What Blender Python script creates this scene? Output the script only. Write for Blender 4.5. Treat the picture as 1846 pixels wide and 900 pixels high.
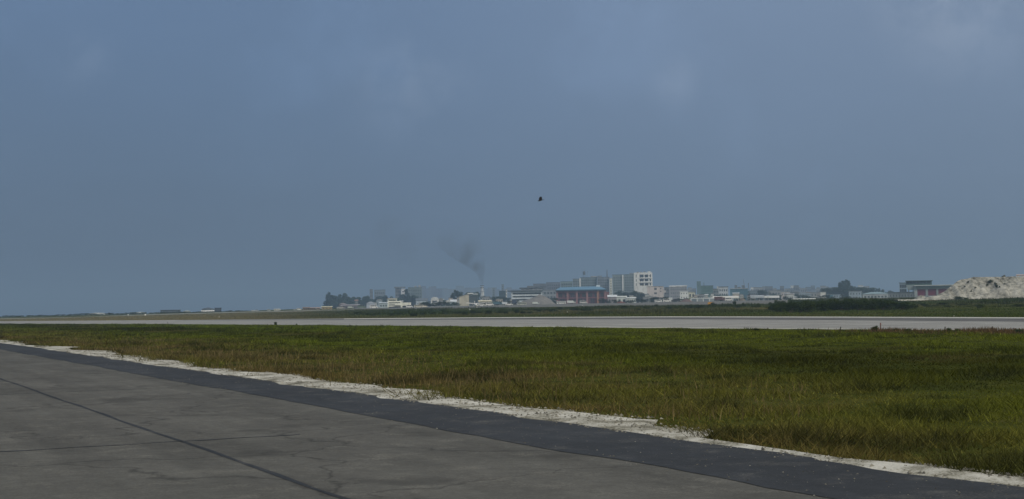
import bpy, math, random
import numpy as np
from mathutils import Matrix, Vector, noise as mnoise

random.seed(7)
rng = np.random.default_rng(7)
for o in list(bpy.data.objects):
    bpy.data.objects.remove(o, do_unlink=True)
scene = bpy.context.scene
col = scene.collection

# ------------------------------------------------------------------ camera
F = 2536.0                      # focal length in photo pixels (photo 1846 x 900)
CAMZ = 2.0
ROLL = math.atan(0.0167)
PITCH = math.atan((568.5 - 0.0167 * 923 - 450) / F)
fwd = Vector((0, math.cos(PITCH), math.sin(PITCH)))
up0 = Vector((0, -math.sin(PITCH), math.cos(PITCH)))
rt0 = Vector((1, 0, 0))
right = rt0 * math.cos(ROLL) - up0 * math.sin(ROLL)
upv = rt0 * math.sin(ROLL) + up0 * math.cos(ROLL)
cam = bpy.data.cameras.new('camera')
cam.sensor_width = 36.0
cam.lens = 36.0 * F / 1846.0
cam.clip_start = 0.1
cam.clip_end = 60000
camo = bpy.data.objects.new('camera', cam)
m = Matrix((right, upv, -fwd)).transposed().to_4x4()
m.translation = (0, 0, CAMZ)
camo.matrix_world = m
col.objects.link(camo)
scene.camera = camo

# ------------------------------------------------------------------ sky and sun
SUN_AZ = math.radians(140)      # clockwise from the view direction: behind the right shoulder
SUN_EL = math.radians(42)
sdir = Vector((math.sin(SUN_AZ) * math.cos(SUN_EL), math.cos(SUN_AZ) * math.cos(SUN_EL), math.sin(SUN_EL)))
w = bpy.data.worlds.new('World')
scene.world = w
w.use_nodes = True
nt = w.node_tree
nt.nodes.clear()
N = nt.nodes.new
L = nt.links.new


def mathn(tree, op, a, b=None, c=None):
    n = tree.nodes.new('ShaderNodeMath')
    n.operation = op
    for i, v in enumerate((a, b, c)):
        if v is None:
            continue
        if isinstance(v, (int, float)):
            n.inputs[i].default_value = v
        else:
            tree.links.new(v, n.inputs[i])
    return n.outputs[0]


out = N('ShaderNodeOutputWorld')
bg = N('ShaderNodeBackground')
bg.inputs['Strength'].default_value = 0.1
L(bg.outputs[0], out.inputs['Surface'])
sky = N('ShaderNodeTexSky')
sky.sky_type = 'NISHITA'
sky.sun_disc = False
sky.sun_elevation = SUN_EL
sky.sun_rotation = SUN_AZ
sky.air_density = 1.0
sky.dust_density = 3.0
tc = N('ShaderNodeTexCoord')
sep = N('ShaderNodeSeparateXYZ')
L(tc.outputs['Generated'], sep.inputs[0])
zc = mathn(nt, 'MAXIMUM', sep.outputs['Z'], 0.0)
dot = N('ShaderNodeVectorMath')
dot.operation = 'DOT_PRODUCT'
L(tc.outputs['Generated'], dot.inputs[0])
dot.inputs[1].default_value = sdir
sunf = mathn(nt, 'MULTIPLY_ADD', dot.outputs['Value'], 0.5, 0.5)
# cloud deck: directions projected on a flat layer overhead
prj = N('ShaderNodeVectorMath')
prj.operation = 'DIVIDE'
L(tc.outputs['Generated'], prj.inputs[0])
zz = mathn(nt, 'ADD', zc, 0.16)
cmb = N('ShaderNodeCombineXYZ')
for i in range(3):
    L(zz, cmb.inputs[i])
L(cmb.outputs[0], prj.inputs[1])


def wnoise(scale, detail, rough, src):
    n = N('ShaderNodeTexNoise')
    n.inputs['Scale'].default_value = scale
    n.inputs['Detail'].default_value = detail
    n.inputs['Roughness'].default_value = rough
    L(src, n.inputs['Vector'])
    return n.outputs['Fac']


n1 = wnoise(1.1, 3, 0.5, prj.outputs[0])
n2 = wnoise(9.0, 5, 0.55, tc.outputs['Generated'])
mr = N('ShaderNodeMapRange')
mr.interpolation_type = 'SMOOTHSTEP'
L(n2, mr.inputs['Value'])
mr.inputs['From Min'].default_value = 0.52
mr.inputs['From Max'].default_value = 0.78
mr.inputs['To Min'].default_value = 0.0
mr.inputs['To Max'].default_value = 0.16
cl = mathn(nt, 'ADD', mathn(nt, 'MULTIPLY_ADD', n1, 0.18, 0.92), mr.outputs[0])
grad = mathn(nt, 'ADD', mathn(nt, 'MULTIPLY_ADD', zc, 0.95, 0.32), mathn(nt, 'MULTIPLY', sunf, 1.28))
puff = None                               # paler ragged cloud puffs in the deck
for (dx, dy, dz), cw, amp in (((-0.2866, 0.95, 0.1719), 0.030, 0.16), ((-0.07, 0.98, 0.155), 0.065, 0.16), ((0.30, 0.93, 0.2), 0.075, 0.26), ((0.115, 0.98, 0.155), 0.028, 0.15), 
                              ((-0.6, 0.75, 0.3), 0.1, 0.16), ((0.75, 0.6, 0.25), 0.1, 0.2), ((-0.8, -0.3, 0.4), 0.15, 0.2), ((0.2, -0.8, 0.5), 0.2, 0.2)):
    d_ = N('ShaderNodeVectorMath'); d_.operation = 'DISTANCE'
    L(tc.outputs['Generated'], d_.inputs[0])
    d_.inputs[1].default_value = Vector((dx, dy, dz)).normalized()
    q_ = N('ShaderNodeMapRange'); q_.interpolation_type = 'SMOOTHSTEP'
    L(d_.outputs['Value'], q_.inputs['Value'])
    q_.inputs['From Min'].default_value = cw; q_.inputs['From Max'].default_value = 0.0
    q_.inputs['To Min'].default_value = 0.0; q_.inputs['To Max'].default_value = amp
    puff = q_.outputs[0] if puff is None else mathn(nt, 'ADD', puff, q_.outputs[0])
n3 = wnoise(26.0, 6, 0.6, tc.outputs['Generated'])
m3 = N('ShaderNodeMapRange'); m3.interpolation_type = 'SMOOTHSTEP'
L(n3, m3.inputs['Value']); m3.inputs['From Min'].default_value = 0.36; m3.inputs['From Max'].default_value = 0.66
bd = N('ShaderNodeVectorMath'); bd.operation = 'DISTANCE'      # broad soft lightening of the deck
L(tc.outputs['Generated'], bd.inputs[0])
bd.inputs[1].default_value = Vector((0.10, 0.98, 0.14)).normalized()
bq = N('ShaderNodeMapRange'); bq.interpolation_type = 'SMOOTHSTEP'
L(bd.outputs['Value'], bq.inputs['Value'])
bq.inputs['From Min'].default_value = 0.36; bq.inputs['From Max'].default_value = 0.0
bq.inputs['To Min'].default_value = 0.0; bq.inputs['To Max'].default_value = 0.13
puffm = mathn(nt, 'ADD', mathn(nt, 'MULTIPLY', puff, m3.outputs[0]), bq.outputs[0])
cl = mathn(nt, 'ADD', cl, puffm)
lum = mathn(nt, 'MULTIPLY', grad, cl)
slate = N('ShaderNodeVectorMath')
slate.operation = 'SCALE'
wf = N('ShaderNodeMapRange')
wf.interpolation_type = 'SMOOTHSTEP'
wf.inputs['From Min'].default_value = 0.22
wf.inputs['From Max'].default_value = 0.8
L(sunf, wf.inputs['Value'])
deck = N('ShaderNodeMix')                 # slate storm cloud ahead, paler thin cloud round the sun
deck.data_type = 'RGBA'
deck.inputs['A'].default_value = (1.22, 1.98, 3.42, 1)
deck.inputs['B'].default_value = (3.3, 3.2, 2.95, 1)
L(mathn(nt, 'ADD', wf.outputs[0], mathn(nt, 'MULTIPLY', puffm, 0.55)), deck.inputs['Factor'])
L(deck.outputs['Result'], slate.inputs[0])
L(lum, slate.inputs['Scale'])
mix = N('ShaderNodeMix')
mix.data_type = 'RGBA'
mix.inputs['Factor'].default_value = 0.9
L(sky.outputs[0], mix.inputs['A'])
L(slate.outputs[0], mix.inputs['B'])
L(mix.outputs['Result'], bg.inputs['Color'])

sun = bpy.data.lights.new('sun', 'SUN')
sun.energy = 1.5
sun.angle = math.radians(14)
sun.color = (1.0, 0.93, 0.80)
suno = bpy.data.objects.new('sun', sun)
suno.rotation_euler = (-sdir).to_track_quat('-Z', 'Y').to_euler()
col.objects.link(suno)

scene.view_settings.view_transform = 'Standard'
scene.view_settings.look = 'None'
scene.view_settings.gamma = 1.0
scene.view_settings.use_curve_mapping = False
scene.view_settings.exposure = 0.1
scene.render.engine = 'CYCLES'
scene.cycles.use_denoising = True
scene.cycles.max_bounces = 5
scene.cycles.volume_bounces = 0
scene.cycles.transparent_max_bounces = 4


# ------------------------------------------------------------------ pixel <-> place helpers
def ray(px, py):
    return fwd + right * ((px - 923) / F) + upv * (-(py - 450) / F)


def hy(px):
    return 568.5 - 0.0167 * px


def at(px, py, Y):
    d = ray(px, py)
    return Vector((0, 0, CAMZ)) + d * (Y / d.y)


def gxy(px, Y):
    p = at(px, hy(px), Y)
    return p.x, p.y


def ground_pt(px, py):              # on the flat ground z = 0
    d = ray(px, py)
    t = -CAMZ / d.z
    return d.x * t, d.y * t


NEAR_EDGE = [ground_pt(px, py) for px, py in ((2300, 602), (1846, 597.5), (1200, 592.5), (700, 587.5), (300, 585), (0, 583.8), (-300, 582.6), (-700, 581))]
FAR_EDGE = [ground_pt(px, py) for px, py in ((2300, 574.5), (1846, 572.6), (1500, 571.2), (1200, 570.8), (950, 571.8), (700, 573.7), (560, 575), (300, 577.3), (0, 579.2), (-300, 580.2), (-700, 580.6))]
_ne = np.array(sorted(NEAR_EDGE, key=lambda p: p[1]))
_fe = np.array(sorted(FAR_EDGE, key=lambda p: p[1]))


def x_near(Y):
    return np.interp(Y, _ne[:, 1], _ne[:, 0])


def x_edge(Y):                      # outer edge of the taxiway asphalt
    return -11.5 - 0.488 * (Y - 49.2)


def sstep(a, b, v):
    t = np.clip((v - a) / (b - a), 0, 1)
    return t * t * (3 - 2 * t)


def vnoise(x, y, sc, seed=0.0):     # cheap smooth noise on arrays, -1..1
    x = np.asarray(x, float) / sc + seed * 17.3
    y = np.asarray(y, float) / sc + seed * 9.1
    xi = np.floor(x); yi = np.floor(y)
    fx = x - xi; fy = y - yi
    fx = fx * fx * (3 - 2 * fx); fy = fy * fy * (3 - 2 * fy)

    def h(a, b):
        v = np.sin(a * 127.1 + b * 311.7 + seed * 74.7) * 43758.5453
        return (v - np.floor(v)) * 2 - 1
    return (h(xi, yi) * (1 - fx) + h(xi + 1, yi) * fx) * (1 - fy) + (h(xi, yi + 1) * (1 - fx) + h(xi + 1, yi + 1) * fx) * fy


def fbm(x, y, sc, seed=0.0, o=4):
    r = 0; a = 1.0; t = 0
    for i in range(o):
        r = r + a * vnoise(x, y, sc / 2 ** i, seed + i)
        t += a; a *= 0.5
    return r / t


def s_of(x, y):                     # metres past the far side of the runway
    return 0.835 * (np.asarray(x, float) - 24.6) + 0.55 * (np.asarray(y, float) - 225)


def gz(x, y):                       # ground height
    x = np.asarray(x, float); y = np.asarray(y, float)
    s = s_of(x, y)
    z = 3.0 * np.clip((s - 3) / 318, 0, 1)
    z = z + 0.16 * fbm(x, y, 26, 3) * sstep(25, 70, s) * (1 - sstep(250, 320, s))
    # hummocky verge between taxiway and runway
    t = 0.9 * (x - x_edge(y)); tn = 0.87 * (x_near(y) - x)
    verge = sstep(3, 12, t) * sstep(3, 14, tn) * (y > 5)
    z = z + verge * (0.10 * fbm(x, y, 13, 5) + 0.05)
    # shoreline on the left
    sh = y - (960 + 0.55 * np.clip(x + 330, -2000, 0) + np.clip((x + 190), 0, 400) * 9 + 30 * vnoise(x, y, 160, 8))
    z = z - (z + 4) * sstep(-40, 60, sh)
    return z


def hit(px, py, y0=60.0, y1=3000.0):
    d = ray(px, py)
    ys = np.geomspace(y0, y1, 6000)
    zs = CAMZ + d.z / d.y * ys
    xs = d.x / d.y * ys
    g = gz(xs, ys)
    i = np.argmax(zs <= g)
    if zs[i] > g[i]:
        i = len(ys) - 1
    return float(xs[i]), float(ys[i])


# ------------------------------------------------------------------ materials
MATS = {}


def princ(name, rough=0.85, spec=0.3):
    mt = bpy.data.materials.new(name)
    mt.use_nodes = True
    b = mt.node_tree.nodes['Principled BSDF']
    b.inputs['Roughness'].default_value = rough
    b.inputs['Specular IOR Level'].default_value = spec
    return mt, mt.node_tree, b


def ramp(tree, fac, stops):
    r = tree.nodes.new('ShaderNodeValToRGB')
    e = r.color_ramp.elements
    while len(e) < len(stops):
        e.new(0.5)
    for k, (p, c) in zip(e, stops):
        k.position = p
        k.color = (*c, 1)
    tree.links.new(fac, r.inputs[0])
    return r.outputs[0]


def tnoise(tree, scale, detail=4, rough=0.55, coord='Object', stretch=None):
    t = tree.nodes.new('ShaderNodeTexCoord')
    src = t.outputs[coord]
    if stretch:
        mp = tree.nodes.new('ShaderNodeMapping')
        mp.inputs['Scale'].default_value = stretch
        tree.links.new(src, mp.inputs[0])
        src = mp.outputs[0]
    n = tree.nodes.new('ShaderNodeTexNoise')
    n.inputs['Scale'].default_value = scale
    n.inputs['Detail'].default_value = detail
    n.inputs['Roughness'].default_value = rough
    tree.links.new(src, n.inputs['Vector'])
    return n.outputs['Fac']


def wall_mat(c, rough=0.85, var=0.16):
    k = ('w', tuple(round(v, 3) for v in c), rough)
    if k in MATS:
        return MATS[k]
    mt, t, b = princ('weathered_paint', rough)
    f = tnoise(t, 0.35, 5, 0.6, 'Object', (1, 1, 0.25))
    lo = tuple(v * (1 - 2 * var) for v in c)
    hi = tuple(min(0.85, v * (1 + var)) for v in c)
    L2 = ramp(t, f, ((0.3, lo), (0.48, c), (0.7, hi)))
    t.links.new(L2, b.inputs['Base Color'])
    MATS[k] = mt
    return mt


def metal_mat(c, rough=0.45):
    k = ('m', tuple(round(v, 3) for v in c), rough)
    if k in MATS:
        return MATS[k]
    mt, t, b = princ('painted_metal', rough, 0.5)
    f = tnoise(t, 1.3, 4, 0.6)
    t.links.new(ramp(t, f, ((0.3, tuple(v * 0.78 for v in c)), (0.6, c))), b.inputs['Base Color'])
    MATS[k] = mt
    return mt


def glass_mat():
    if 'glass' in MATS:
        return MATS['glass']
    mt, t, b = princ('window_glass', 0.15, 0.5)
    f = tnoise(t, 0.9, 2)
    t.links.new(ramp(t, f, ((0.35, (0.012, 0.016, 0.02)), (0.7, (0.05, 0.06, 0.07)))), b.inputs['Base Color'])
    MATS['glass'] = mt
    return mt


def two_sided_leaf(t, cc, trans):
    b = t.nodes['Principled BSDF']
    t.nodes.remove(b)
    df = t.nodes.new('ShaderNodeBsdfDiffuse')
    tr = t.nodes.new('ShaderNodeBsdfTranslucent')
    ms = t.nodes.new('ShaderNodeMixShader')
    ms.inputs[0].default_value = trans
    t.links.new(cc, df.inputs['Color']); t.links.new(cc, tr.inputs['Color'])
    t.links.new(df.outputs[0], ms.inputs[1]); t.links.new(tr.outputs[0], ms.inputs[2])
    t.links.new(ms.outputs[0], t.nodes['Material Output'].inputs['Surface'])


def leaf_mat(name, stops, scale=0.8):
    if name in MATS:
        return MATS[name]
    mt, t, b = princ(name)
    oi = t.nodes.new('ShaderNodeObjectInfo')
    f = tnoise(t, scale, 3)
    f = mathn(t, 'ADD', f, mathn(t, 'MULTIPLY_ADD', oi.outputs['Random'], 0.24, -0.12))
    two_sided_leaf(t, ramp(t, f, stops), 0.25)
    MATS[name] = mt
    return mt


def attr_leaf_mat(name):            # blades that carry their own colour
    mt, t, b = princ(name)
    a = t.nodes.new('ShaderNodeAttribute')
    a.attribute_name = 'tint'
    two_sided_leaf(t, a.outputs['Color'], 0.3)
    return mt


# ------------------------------------------------------------------ mesh helpers
def tag(o, label=None, cat=None, group=None, kind=None):
    if label: o['label'] = label
    if cat: o['category'] = cat
    if group: o['group'] = group
    if kind: o['kind'] = kind
    return o


def mobj(name, V, Fc, mat, parent=None, loc=None, smooth=False):
    me = bpy.data.meshes.new(name)
    me.from_pydata([tuple(v) for v in V], [], [tuple(f) for f in Fc])
    me.update()
    if smooth:
        me.polygons.foreach_set('use_smooth', [True] * len(me.polygons))
    if mat: me.materials.append(mat)
    o = bpy.data.objects.new(name, me)
    col.objects.link(o)
    if parent: o.parent = parent
    if loc is not None: o.location = loc
    return o


def tri_mesh(name, V, mat, colr=None):  # V (n,3,3) loose triangles, colr (n,3)
    n = len(V)
    me = bpy.data.meshes.new(name)
    me.vertices.add(n * 3)
    me.vertices.foreach_set('co', V.reshape(-1).astype(np.float32))
    me.loops.add(n * 3)
    me.loops.foreach_set('vertex_index', np.arange(n * 3, dtype=np.int32))
    me.polygons.add(n)
    me.polygons.foreach_set('loop_start', np.arange(0, n * 3, 3, dtype=np.int32))
    me.polygons.foreach_set('loop_total', np.full(n, 3, dtype=np.int32))
    me.update(calc_edges=True)
    if colr is not None:
        a = me.color_attributes.new('tint', 'FLOAT_COLOR', 'POINT')
        c4 = np.ones((n, 3, 4), np.float32)
        c4[:, :, :3] = colr[:, None, :]
        a.data.foreach_set('color', c4.reshape(-1))
    me.materials.append(mat)
    return me


def empty(name, loc, rz=0.0):
    o = bpy.data.objects.new(name, None)
    o.location = loc
    o.rotation_euler = (0, 0, rz)
    o.empty_display_size = 0.5
    col.objects.link(o)
    return o


class MB:
    def __init__(self):
        self.V = []; self.F = []

    def quad(self, *p):
        i = len(self.V)
        self.V += [tuple(q) for q in p]
        self.F.append(tuple(range(i, i + len(p))))

    def box(self, x0, x1, y0, y1, z0, z1):
        i = len(self.V)
        self.V += [(x0, y0, z0), (x1, y0, z0), (x1, y1, z0), (x0, y1, z0), (x0, y0, z1), (x1, y0, z1), (x1, y1, z1), (x0, y1, z1)]
        self.F += [(i, i + 3, i + 2, i + 1), (i + 4, i + 5, i + 6, i + 7), (i, i + 1, i + 5, i + 4), (i + 1, i + 2, i + 6, i + 5), (i + 2, i + 3, i + 7, i + 6), (i + 3, i, i + 4, i + 7)]
        return self

    def tube(self, pts, rad, n=8, cap=True):
        i0 = len(self.V)
        pts = [Vector(p) for p in pts]
        for k, p in enumerate(pts):
            d = (pts[min(k + 1, len(pts) - 1)] - pts[max(k - 1, 0)]).normalized()
            a = d.orthogonal().normalized() if abs(d.z) < 0.99 else Vector((1, 0, 0))
            b = d.cross(a).normalized(); a = b.cross(d)
            r = rad[k] if hasattr(rad, '__len__') else rad
            for j in range(n):
                q = p + (a * math.cos(2 * math.pi * j / n) + b * math.sin(2 * math.pi * j / n)) * r
                self.V.append(tuple(q))
        for k in range(len(pts) - 1):
            for j in range(n):
                a = i0 + k * n + j; b = i0 + k * n + (j + 1) % n
                self.F.append((a, b, b + n, a + n))
        if cap:
            self.F.append(tuple(i0 + j for j in range(n))[::-1])
            self.F.append(tuple(i0 + (len(pts) - 1) * n + j for j in range(n)))
        return self

    def prism(self, prof, y0, y1):          # profile in x,z pushed along y
        i = len(self.V); n = len(prof)
        self.V += [(x, y0, z) for x, z in prof] + [(x, y1, z) for x, z in prof]
        self.F.append(tuple(range(i, i + n)))
        self.F.append(tuple(range(i + n, i + 2 * n))[::-1])
        for k in range(n):
            a = i + k; b = i + (k + 1) % n
            self.F.append((a, a + n, b + n, b))
        return self

    def build(self, name, mat, parent=None, loc=None, smooth=False):
        return mobj(name, self.V, self.F, mat, parent, loc, smooth)


UNIT = bpy.data.meshes.new('unit_pane')
_u = MB().box(-0.5, 0.5, -0.5, 0.5, -0.5, 0.5)
UNIT.from_pydata(_u.V, [], _u.F)
PANES = {}


def pane(name, parent, c, size, mat):
    if mat.name not in PANES:
        me = UNIT.copy(); me.materials.append(mat); PANES[mat.name] = me
    o = bpy.data.objects.new(name, PANES[mat.name])
    o.location = c
    o.scale = size
    o.parent = parent
    col.objects.link(o)
    return o


# ------------------------------------------------------------------ ground, sea, pavements
def spaced(a, b, fine, grow):
    v = [0.0]
    st = fine
    while v[-1] < b:
        v.append(v[-1] + st); st *= grow
    u = [0.0]; st = fine
    while u[-1] > a:
        u.append(u[-1] - st); st *= grow
    return np.array(sorted(set(u + v)))


gx_ = spaced(-3600, 3600, 2.0, 1.028)
gy_ = np.concatenate([np.linspace(-300, -12, 12), np.arange(-10, 130, 2.0), 130 + np.cumsum(2.0 * 1.022 ** np.arange(170))])
GX, GY = np.meshgrid(gx_, gy_)
GZ = gz(GX, GY)
nx, ny = len(gx_), len(gy_)
V = np.stack([GX.ravel(), GY.ravel(), GZ.ravel()], 1)
idx = np.arange(nx * ny).reshape(ny, nx)
Fq = np.stack([idx[:-1, :-1].ravel(), idx[:-1, 1:].ravel(), idx[1:, 1:].ravel(), idx[1:, :-1].ravel()], 1)
mt, t, b = princ('turf_ground', 0.95, 0.1)
f1 = tnoise(t, 0.045, 6, 0.6)
f2 = tnoise(t, 0.9, 4, 0.65)
fm = mathn(t, 'ADD', mathn(t, 'MULTIPLY', f1, 0.6), mathn(t, 'MULTIPLY', f2, 0.4))
t.links.new(ramp(t, fm, ((0.34, (0.030, 0.036, 0.009)), (0.46, (0.042, 0.052, 0.011)), (0.56, (0.065, 0.070, 0.018)), (0.68, (0.12, 0.10, 0.045)))), b.inputs['Base Color'])
_bc = b.inputs['Base Color'].links[0].from_socket
t.nodes.remove(b)
_df = t.nodes.new('ShaderNodeBsdfDiffuse')
t.links.new(_bc, _df.inputs['Color'])
t.links.new(_df.outputs[0], t.nodes['Material Output'].inputs['Surface'])
_t = 0.9 * (V[:, 0] - x_edge(V[:, 1])); _n = 0.87 * (x_near(V[:, 1]) - V[:, 0])
V[:, 2] -= 0.05 * ((_t > 3) & (_n > 3))
g = mobj('ground', V, Fq, mt, smooth=True)
tag(g, kind='structure')

mt, t, b = princ('sea_water', 0.25, 0.5)
b.inputs['Base Color'].default_value = (0.02, 0.06, 0.08, 1)
bmp = t.nodes.new('ShaderNodeBump')
bmp.inputs['Strength'].default_value = 0.5
t.links.new(tnoise(t, 0.25, 5), bmp.inputs['Height'])
t.links.new(bmp.outputs[0], b.inputs['Normal'])
R_ = 11000
sea = mobj('sea', [(-R_, -R_, -1.2), (R_, -R_, -1.2), (R_, R_, -1.2), (-R_, R_, -1.2)], [(0, 1, 2, 3)], mt)
tag(sea, kind='structure')


def asphalt_mat(name, c, scale=0.35, crack=0.0, rot=26.0, dust=0.0):
    mt, t, b = princ(name, 0.9, 0.15)
    tcd = t.nodes.new('ShaderNodeTexCoord')
    mp = t.nodes.new('ShaderNodeMapping')
    mp.vector_type = 'TEXTURE'
    mp.inputs['Rotation'].default_value = (0, 0, math.radians(rot))
    mp.inputs['Scale'].default_value = (1, 14, 1)
    t.links.new(tcd.outputs['Object'], mp.inputs[0])
    nz = t.nodes.new('ShaderNodeTexNoise')
    nz.inputs['Scale'].default_value = 0.9; nz.inputs['Detail'].default_value = 5; nz.inputs['Roughness'].default_value = 0.65
    t.links.new(mp.outputs[0], nz.inputs['Vector'])
    f0 = nz.outputs['Fac']                                   # wear along the direction of travel
    f1 = tnoise(t, 0.22, 6, 0.65)
    f2 = tnoise(t, 6, 4, 0.7)
    f3 = tnoise(t, 26, 4, 0.8)
    fm = mathn(t, 'ADD', mathn(t, 'ADD', mathn(t, 'MULTIPLY', f0, 0.26), mathn(t, 'MULTIPLY', f1, 0.28)), mathn(t, 'ADD', mathn(t, 'MULTIPLY', f2, 0.2), mathn(t, 'MULTIPLY', f3, 0.26)))
    cc = ramp(t, fm, ((0.36, tuple(v * 0.5 for v in c)), (0.5, c), (0.64, tuple(v * 1.6 for v in c))))
    if crack:
        vo = t.nodes.new('ShaderNodeTexVoronoi')
        vo.feature = 'DISTANCE_TO_EDGE'
        vo.inputs['Scale'].default_value = 0.19
        dn = t.nodes.new('ShaderNodeTexNoise'); dn.inputs['Scale'].default_value = 0.8; dn.inputs['Detail'].default_value = 6
        va = t.nodes.new('ShaderNodeVectorMath'); va.operation = 'MULTIPLY_ADD'
        va.inputs[1].default_value = (2.2, 2.2, 0)
        t.links.new(tcd.outputs['Object'], dn.inputs['Vector']); t.links.new(dn.outputs['Color'], va.inputs[0]); t.links.new(tcd.outputs['Object'], va.inputs[2])
        t.links.new(va.outputs[0], vo.inputs['Vector'])
        cr = t.nodes.new('ShaderNodeMapRange'); cr.inputs['From Min'].default_value = 0.0; cr.inputs['From Max'].default_value = 0.009
        cr.inputs['To Min'].default_value = crack; cr.inputs['To Max'].default_value = 0.0
        t.links.new(vo.outputs['Distance'], cr.inputs['Value'])
        mx = t.nodes.new('ShaderNodeMix'); mx.data_type = 'RGBA'
        t.links.new(cr.outputs[0], mx.inputs['Factor']); t.links.new(cc, mx.inputs['A'])
        mx.inputs['B'].default_value = (*[v * 0.3 for v in c], 1)
        cc = mx.outputs['Result']
        st = t.nodes.new('ShaderNodeMapRange'); st.interpolation_type = 'SMOOTHSTEP'
        st.inputs['From Min'].default_value = 0.6; st.inputs['From Max'].default_value = 0.68; st.inputs['To Max'].default_value = 0.55
        t.links.new(tnoise(t, 0.42, 4, 0.5), st.inputs['Value'])
        mx = t.nodes.new('ShaderNodeMix'); mx.data_type = 'RGBA'
        t.links.new(st.outputs[0], mx.inputs['Factor']); t.links.new(cc, mx.inputs['A'])
        mx.inputs['B'].default_value = (*[v * 0.5 for v in c], 1)
        cc = mx.outputs['Result']
    if dust:                                                  # wind-blown coral sand lying on the surface
        ds = t.nodes.new('ShaderNodeMapRange'); ds.interpolation_type = 'SMOOTHSTEP'
        ds.inputs['From Min'].default_value = 0.5; ds.inputs['From Max'].default_value = 0.75; ds.inputs['To Max'].default_value = dust
        t.links.new(mathn(t, 'ADD', mathn(t, 'MULTIPLY', tnoise(t, 1.3, 5, 0.7), 0.6), mathn(t, 'MULTIPLY', f3, 0.4)), ds.inputs['Value'])
        mx = t.nodes.new('ShaderNodeMix'); mx.data_type = 'RGBA'
        t.links.new(ds.outputs[0], mx.inputs['Factor']); t.links.new(cc, mx.inputs['A'])
        mx.inputs['B'].default_value = (0.34, 0.325, 0.28, 1)
        cc = mx.outputs['Result']
    t.links.new(cc, b.inputs['Base Color'])
    bm = t.nodes.new('ShaderNodeBump')
    bm.inputs['Strength'].default_value = 0.4
    bm.inputs['Distance'].default_value = 0.012
    t.links.new(f3, bm.inputs['Height'])
    t.links.new(bm.outputs[0], b.inputs['Normal'])
    return mt


def strip(name, A, B, z, mat, nseg=1):
    """sheet between two polylines of equal length"""
    Vv = []; Ff = []
    for (a, b_) in zip(A, B):
        for k in range(nseg + 1):
            u = k / nseg
            Vv.append((a[0] + (b_[0] - a[0]) * u, a[1] + (b_[1] - a[1]) * u, z))
    for i in range(len(A) - 1):
        for k in range(nseg):
            q = i * (nseg + 1) + k
            Ff.append((q, q + 1, q + nseg + 2, q + nseg + 1))
    return mobj(name, Vv, Ff, mat)


def resample(P, n):
    P = np.array(P)
    d = np.r_[0, np.cumsum(np.hypot(*np.diff(P, axis=0).T))]
    u = np.linspace(0, 1, n) ** 1.6 * d[-1]
    return np.stack([np.interp(u, d, P[:, 0]), np.interp(u, d, P[:, 1])], 1)


def by_px(plist, pxs):                # polyline of (px,py) -> ground points at given pxs
    p = np.array(sorted(plist))
    return [ground_pt(px, float(np.interp(px, p[:, 0], p[:, 1]))) for px in pxs]


PXS = list(range(2300, -701, -60))
NE_PX = [(2300, 602), (1846, 597.5), (1200, 592.5), (700, 587.5), (300, 585), (0, 583.8), (-300, 582.6), (-700, 581)]
FE_PX = [(2300, 574.5), (1846, 572.6), (1500, 571.2), (1200, 570.8), (950, 571.8), (700, 573.7), (560, 575), (300, 577.3), (0, 579.2), (-300, 580.2), (-700, 580.6)]
nearE, farE = by_px(NE_PX, PXS), by_px(FE_PX, PXS)
concrete = asphalt_mat('runway_concrete', (0.24, 0.24, 0.23), rot=31)
rw = strip('runway', nearE, farE, 0.02, concrete, 3); tag(rw, kind='structure')
# dark tarmac band just inside the far edge
B0 = [(2300, 583), (1846, 580.6), (1700, 579.2), (1500, 577.6), (1200, 575.9), (950, 576.3), (700, 577), (560, 577.3), (400, 577.8), (330, 577.8)]
B1 = [(2300, 577.5), (1846, 575.0), (1700, 574.3), (1500, 573.3), (1200, 572.4), (950, 573.2), (700, 574.9), (560, 575.9), (400, 577.0), (330, 577.4)]
PXB = list(range(2300, 329, -50)) + [330]
sh = strip('runway_shoulder', by_px(B0, PXB), by_px(B1, PXB), 0.026, asphalt_mat('dark_tarmac', (0.10, 0.10, 0.10), rot=31), 2); tag(sh, kind='structure')
white_paint = wall_mat((0.62, 0.62, 0.56), 0.7)


def line_px(name, P, thick, z, mat, pxs):
    P = np.array(sorted(P))
    a = [(px, np.interp(px, P[:, 0], P[:, 1])) for px in pxs]
    A = [ground_pt(px, y - thick / 2) for px, y in a]
    B = [ground_pt(px, y + thick / 2) for px, y in a]
    return tag(strip(name, B, A, z, mat), kind='structure')


line_px('runway_edge_line', [(x, y + 0.9) for x, y in FE_PX if x >= 560], 0.75, 0.03, white_paint, list(range(2300, 600, -60)))
line_px('runway_edge_line', [(x, y - 1.1) for x, y in NE_PX if x > 200], 0.7, 0.03, wall_mat((0.5, 0.49, 0.40), 0.8), list(range(2300, 900, -60)))

# the taxiway the camera stands on: old grey surface, fresh dark edge, sand verge
tw_mat = asphalt_mat('old_asphalt', (0.088, 0.087, 0.079), crack=0.6, dust=0.35)
new_mat = asphalt_mat('fresh_asphalt', (0.033, 0.037, 0.043), dust=0.3)
ys = np.concatenate([np.arange(-60, 120, 0.5), np.arange(120, 420, 4)])


def edge_pts(off, jit=0.0, seed=1.0):
    r = []
    for y in ys:
        j = jit * float(fbm(np.array([y]), np.array([0.0]), 2.2, seed, 3)[0]) if jit else 0
        r.append((x_edge(y) + (off + j) / 0.9, y))
    return r


tw = strip('taxiway', edge_pts(-2.15), [(x - 34, y) for x, y in edge_pts(0)], 0.035, tw_mat, 4); tag(tw, kind='structure')
te = strip('taxiway_edge', edge_pts(0.0, 0.75, 2), edge_pts(-2.25, 0.22, 4), 0.041, new_mat, 2); tag(te, kind='structure')


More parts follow.
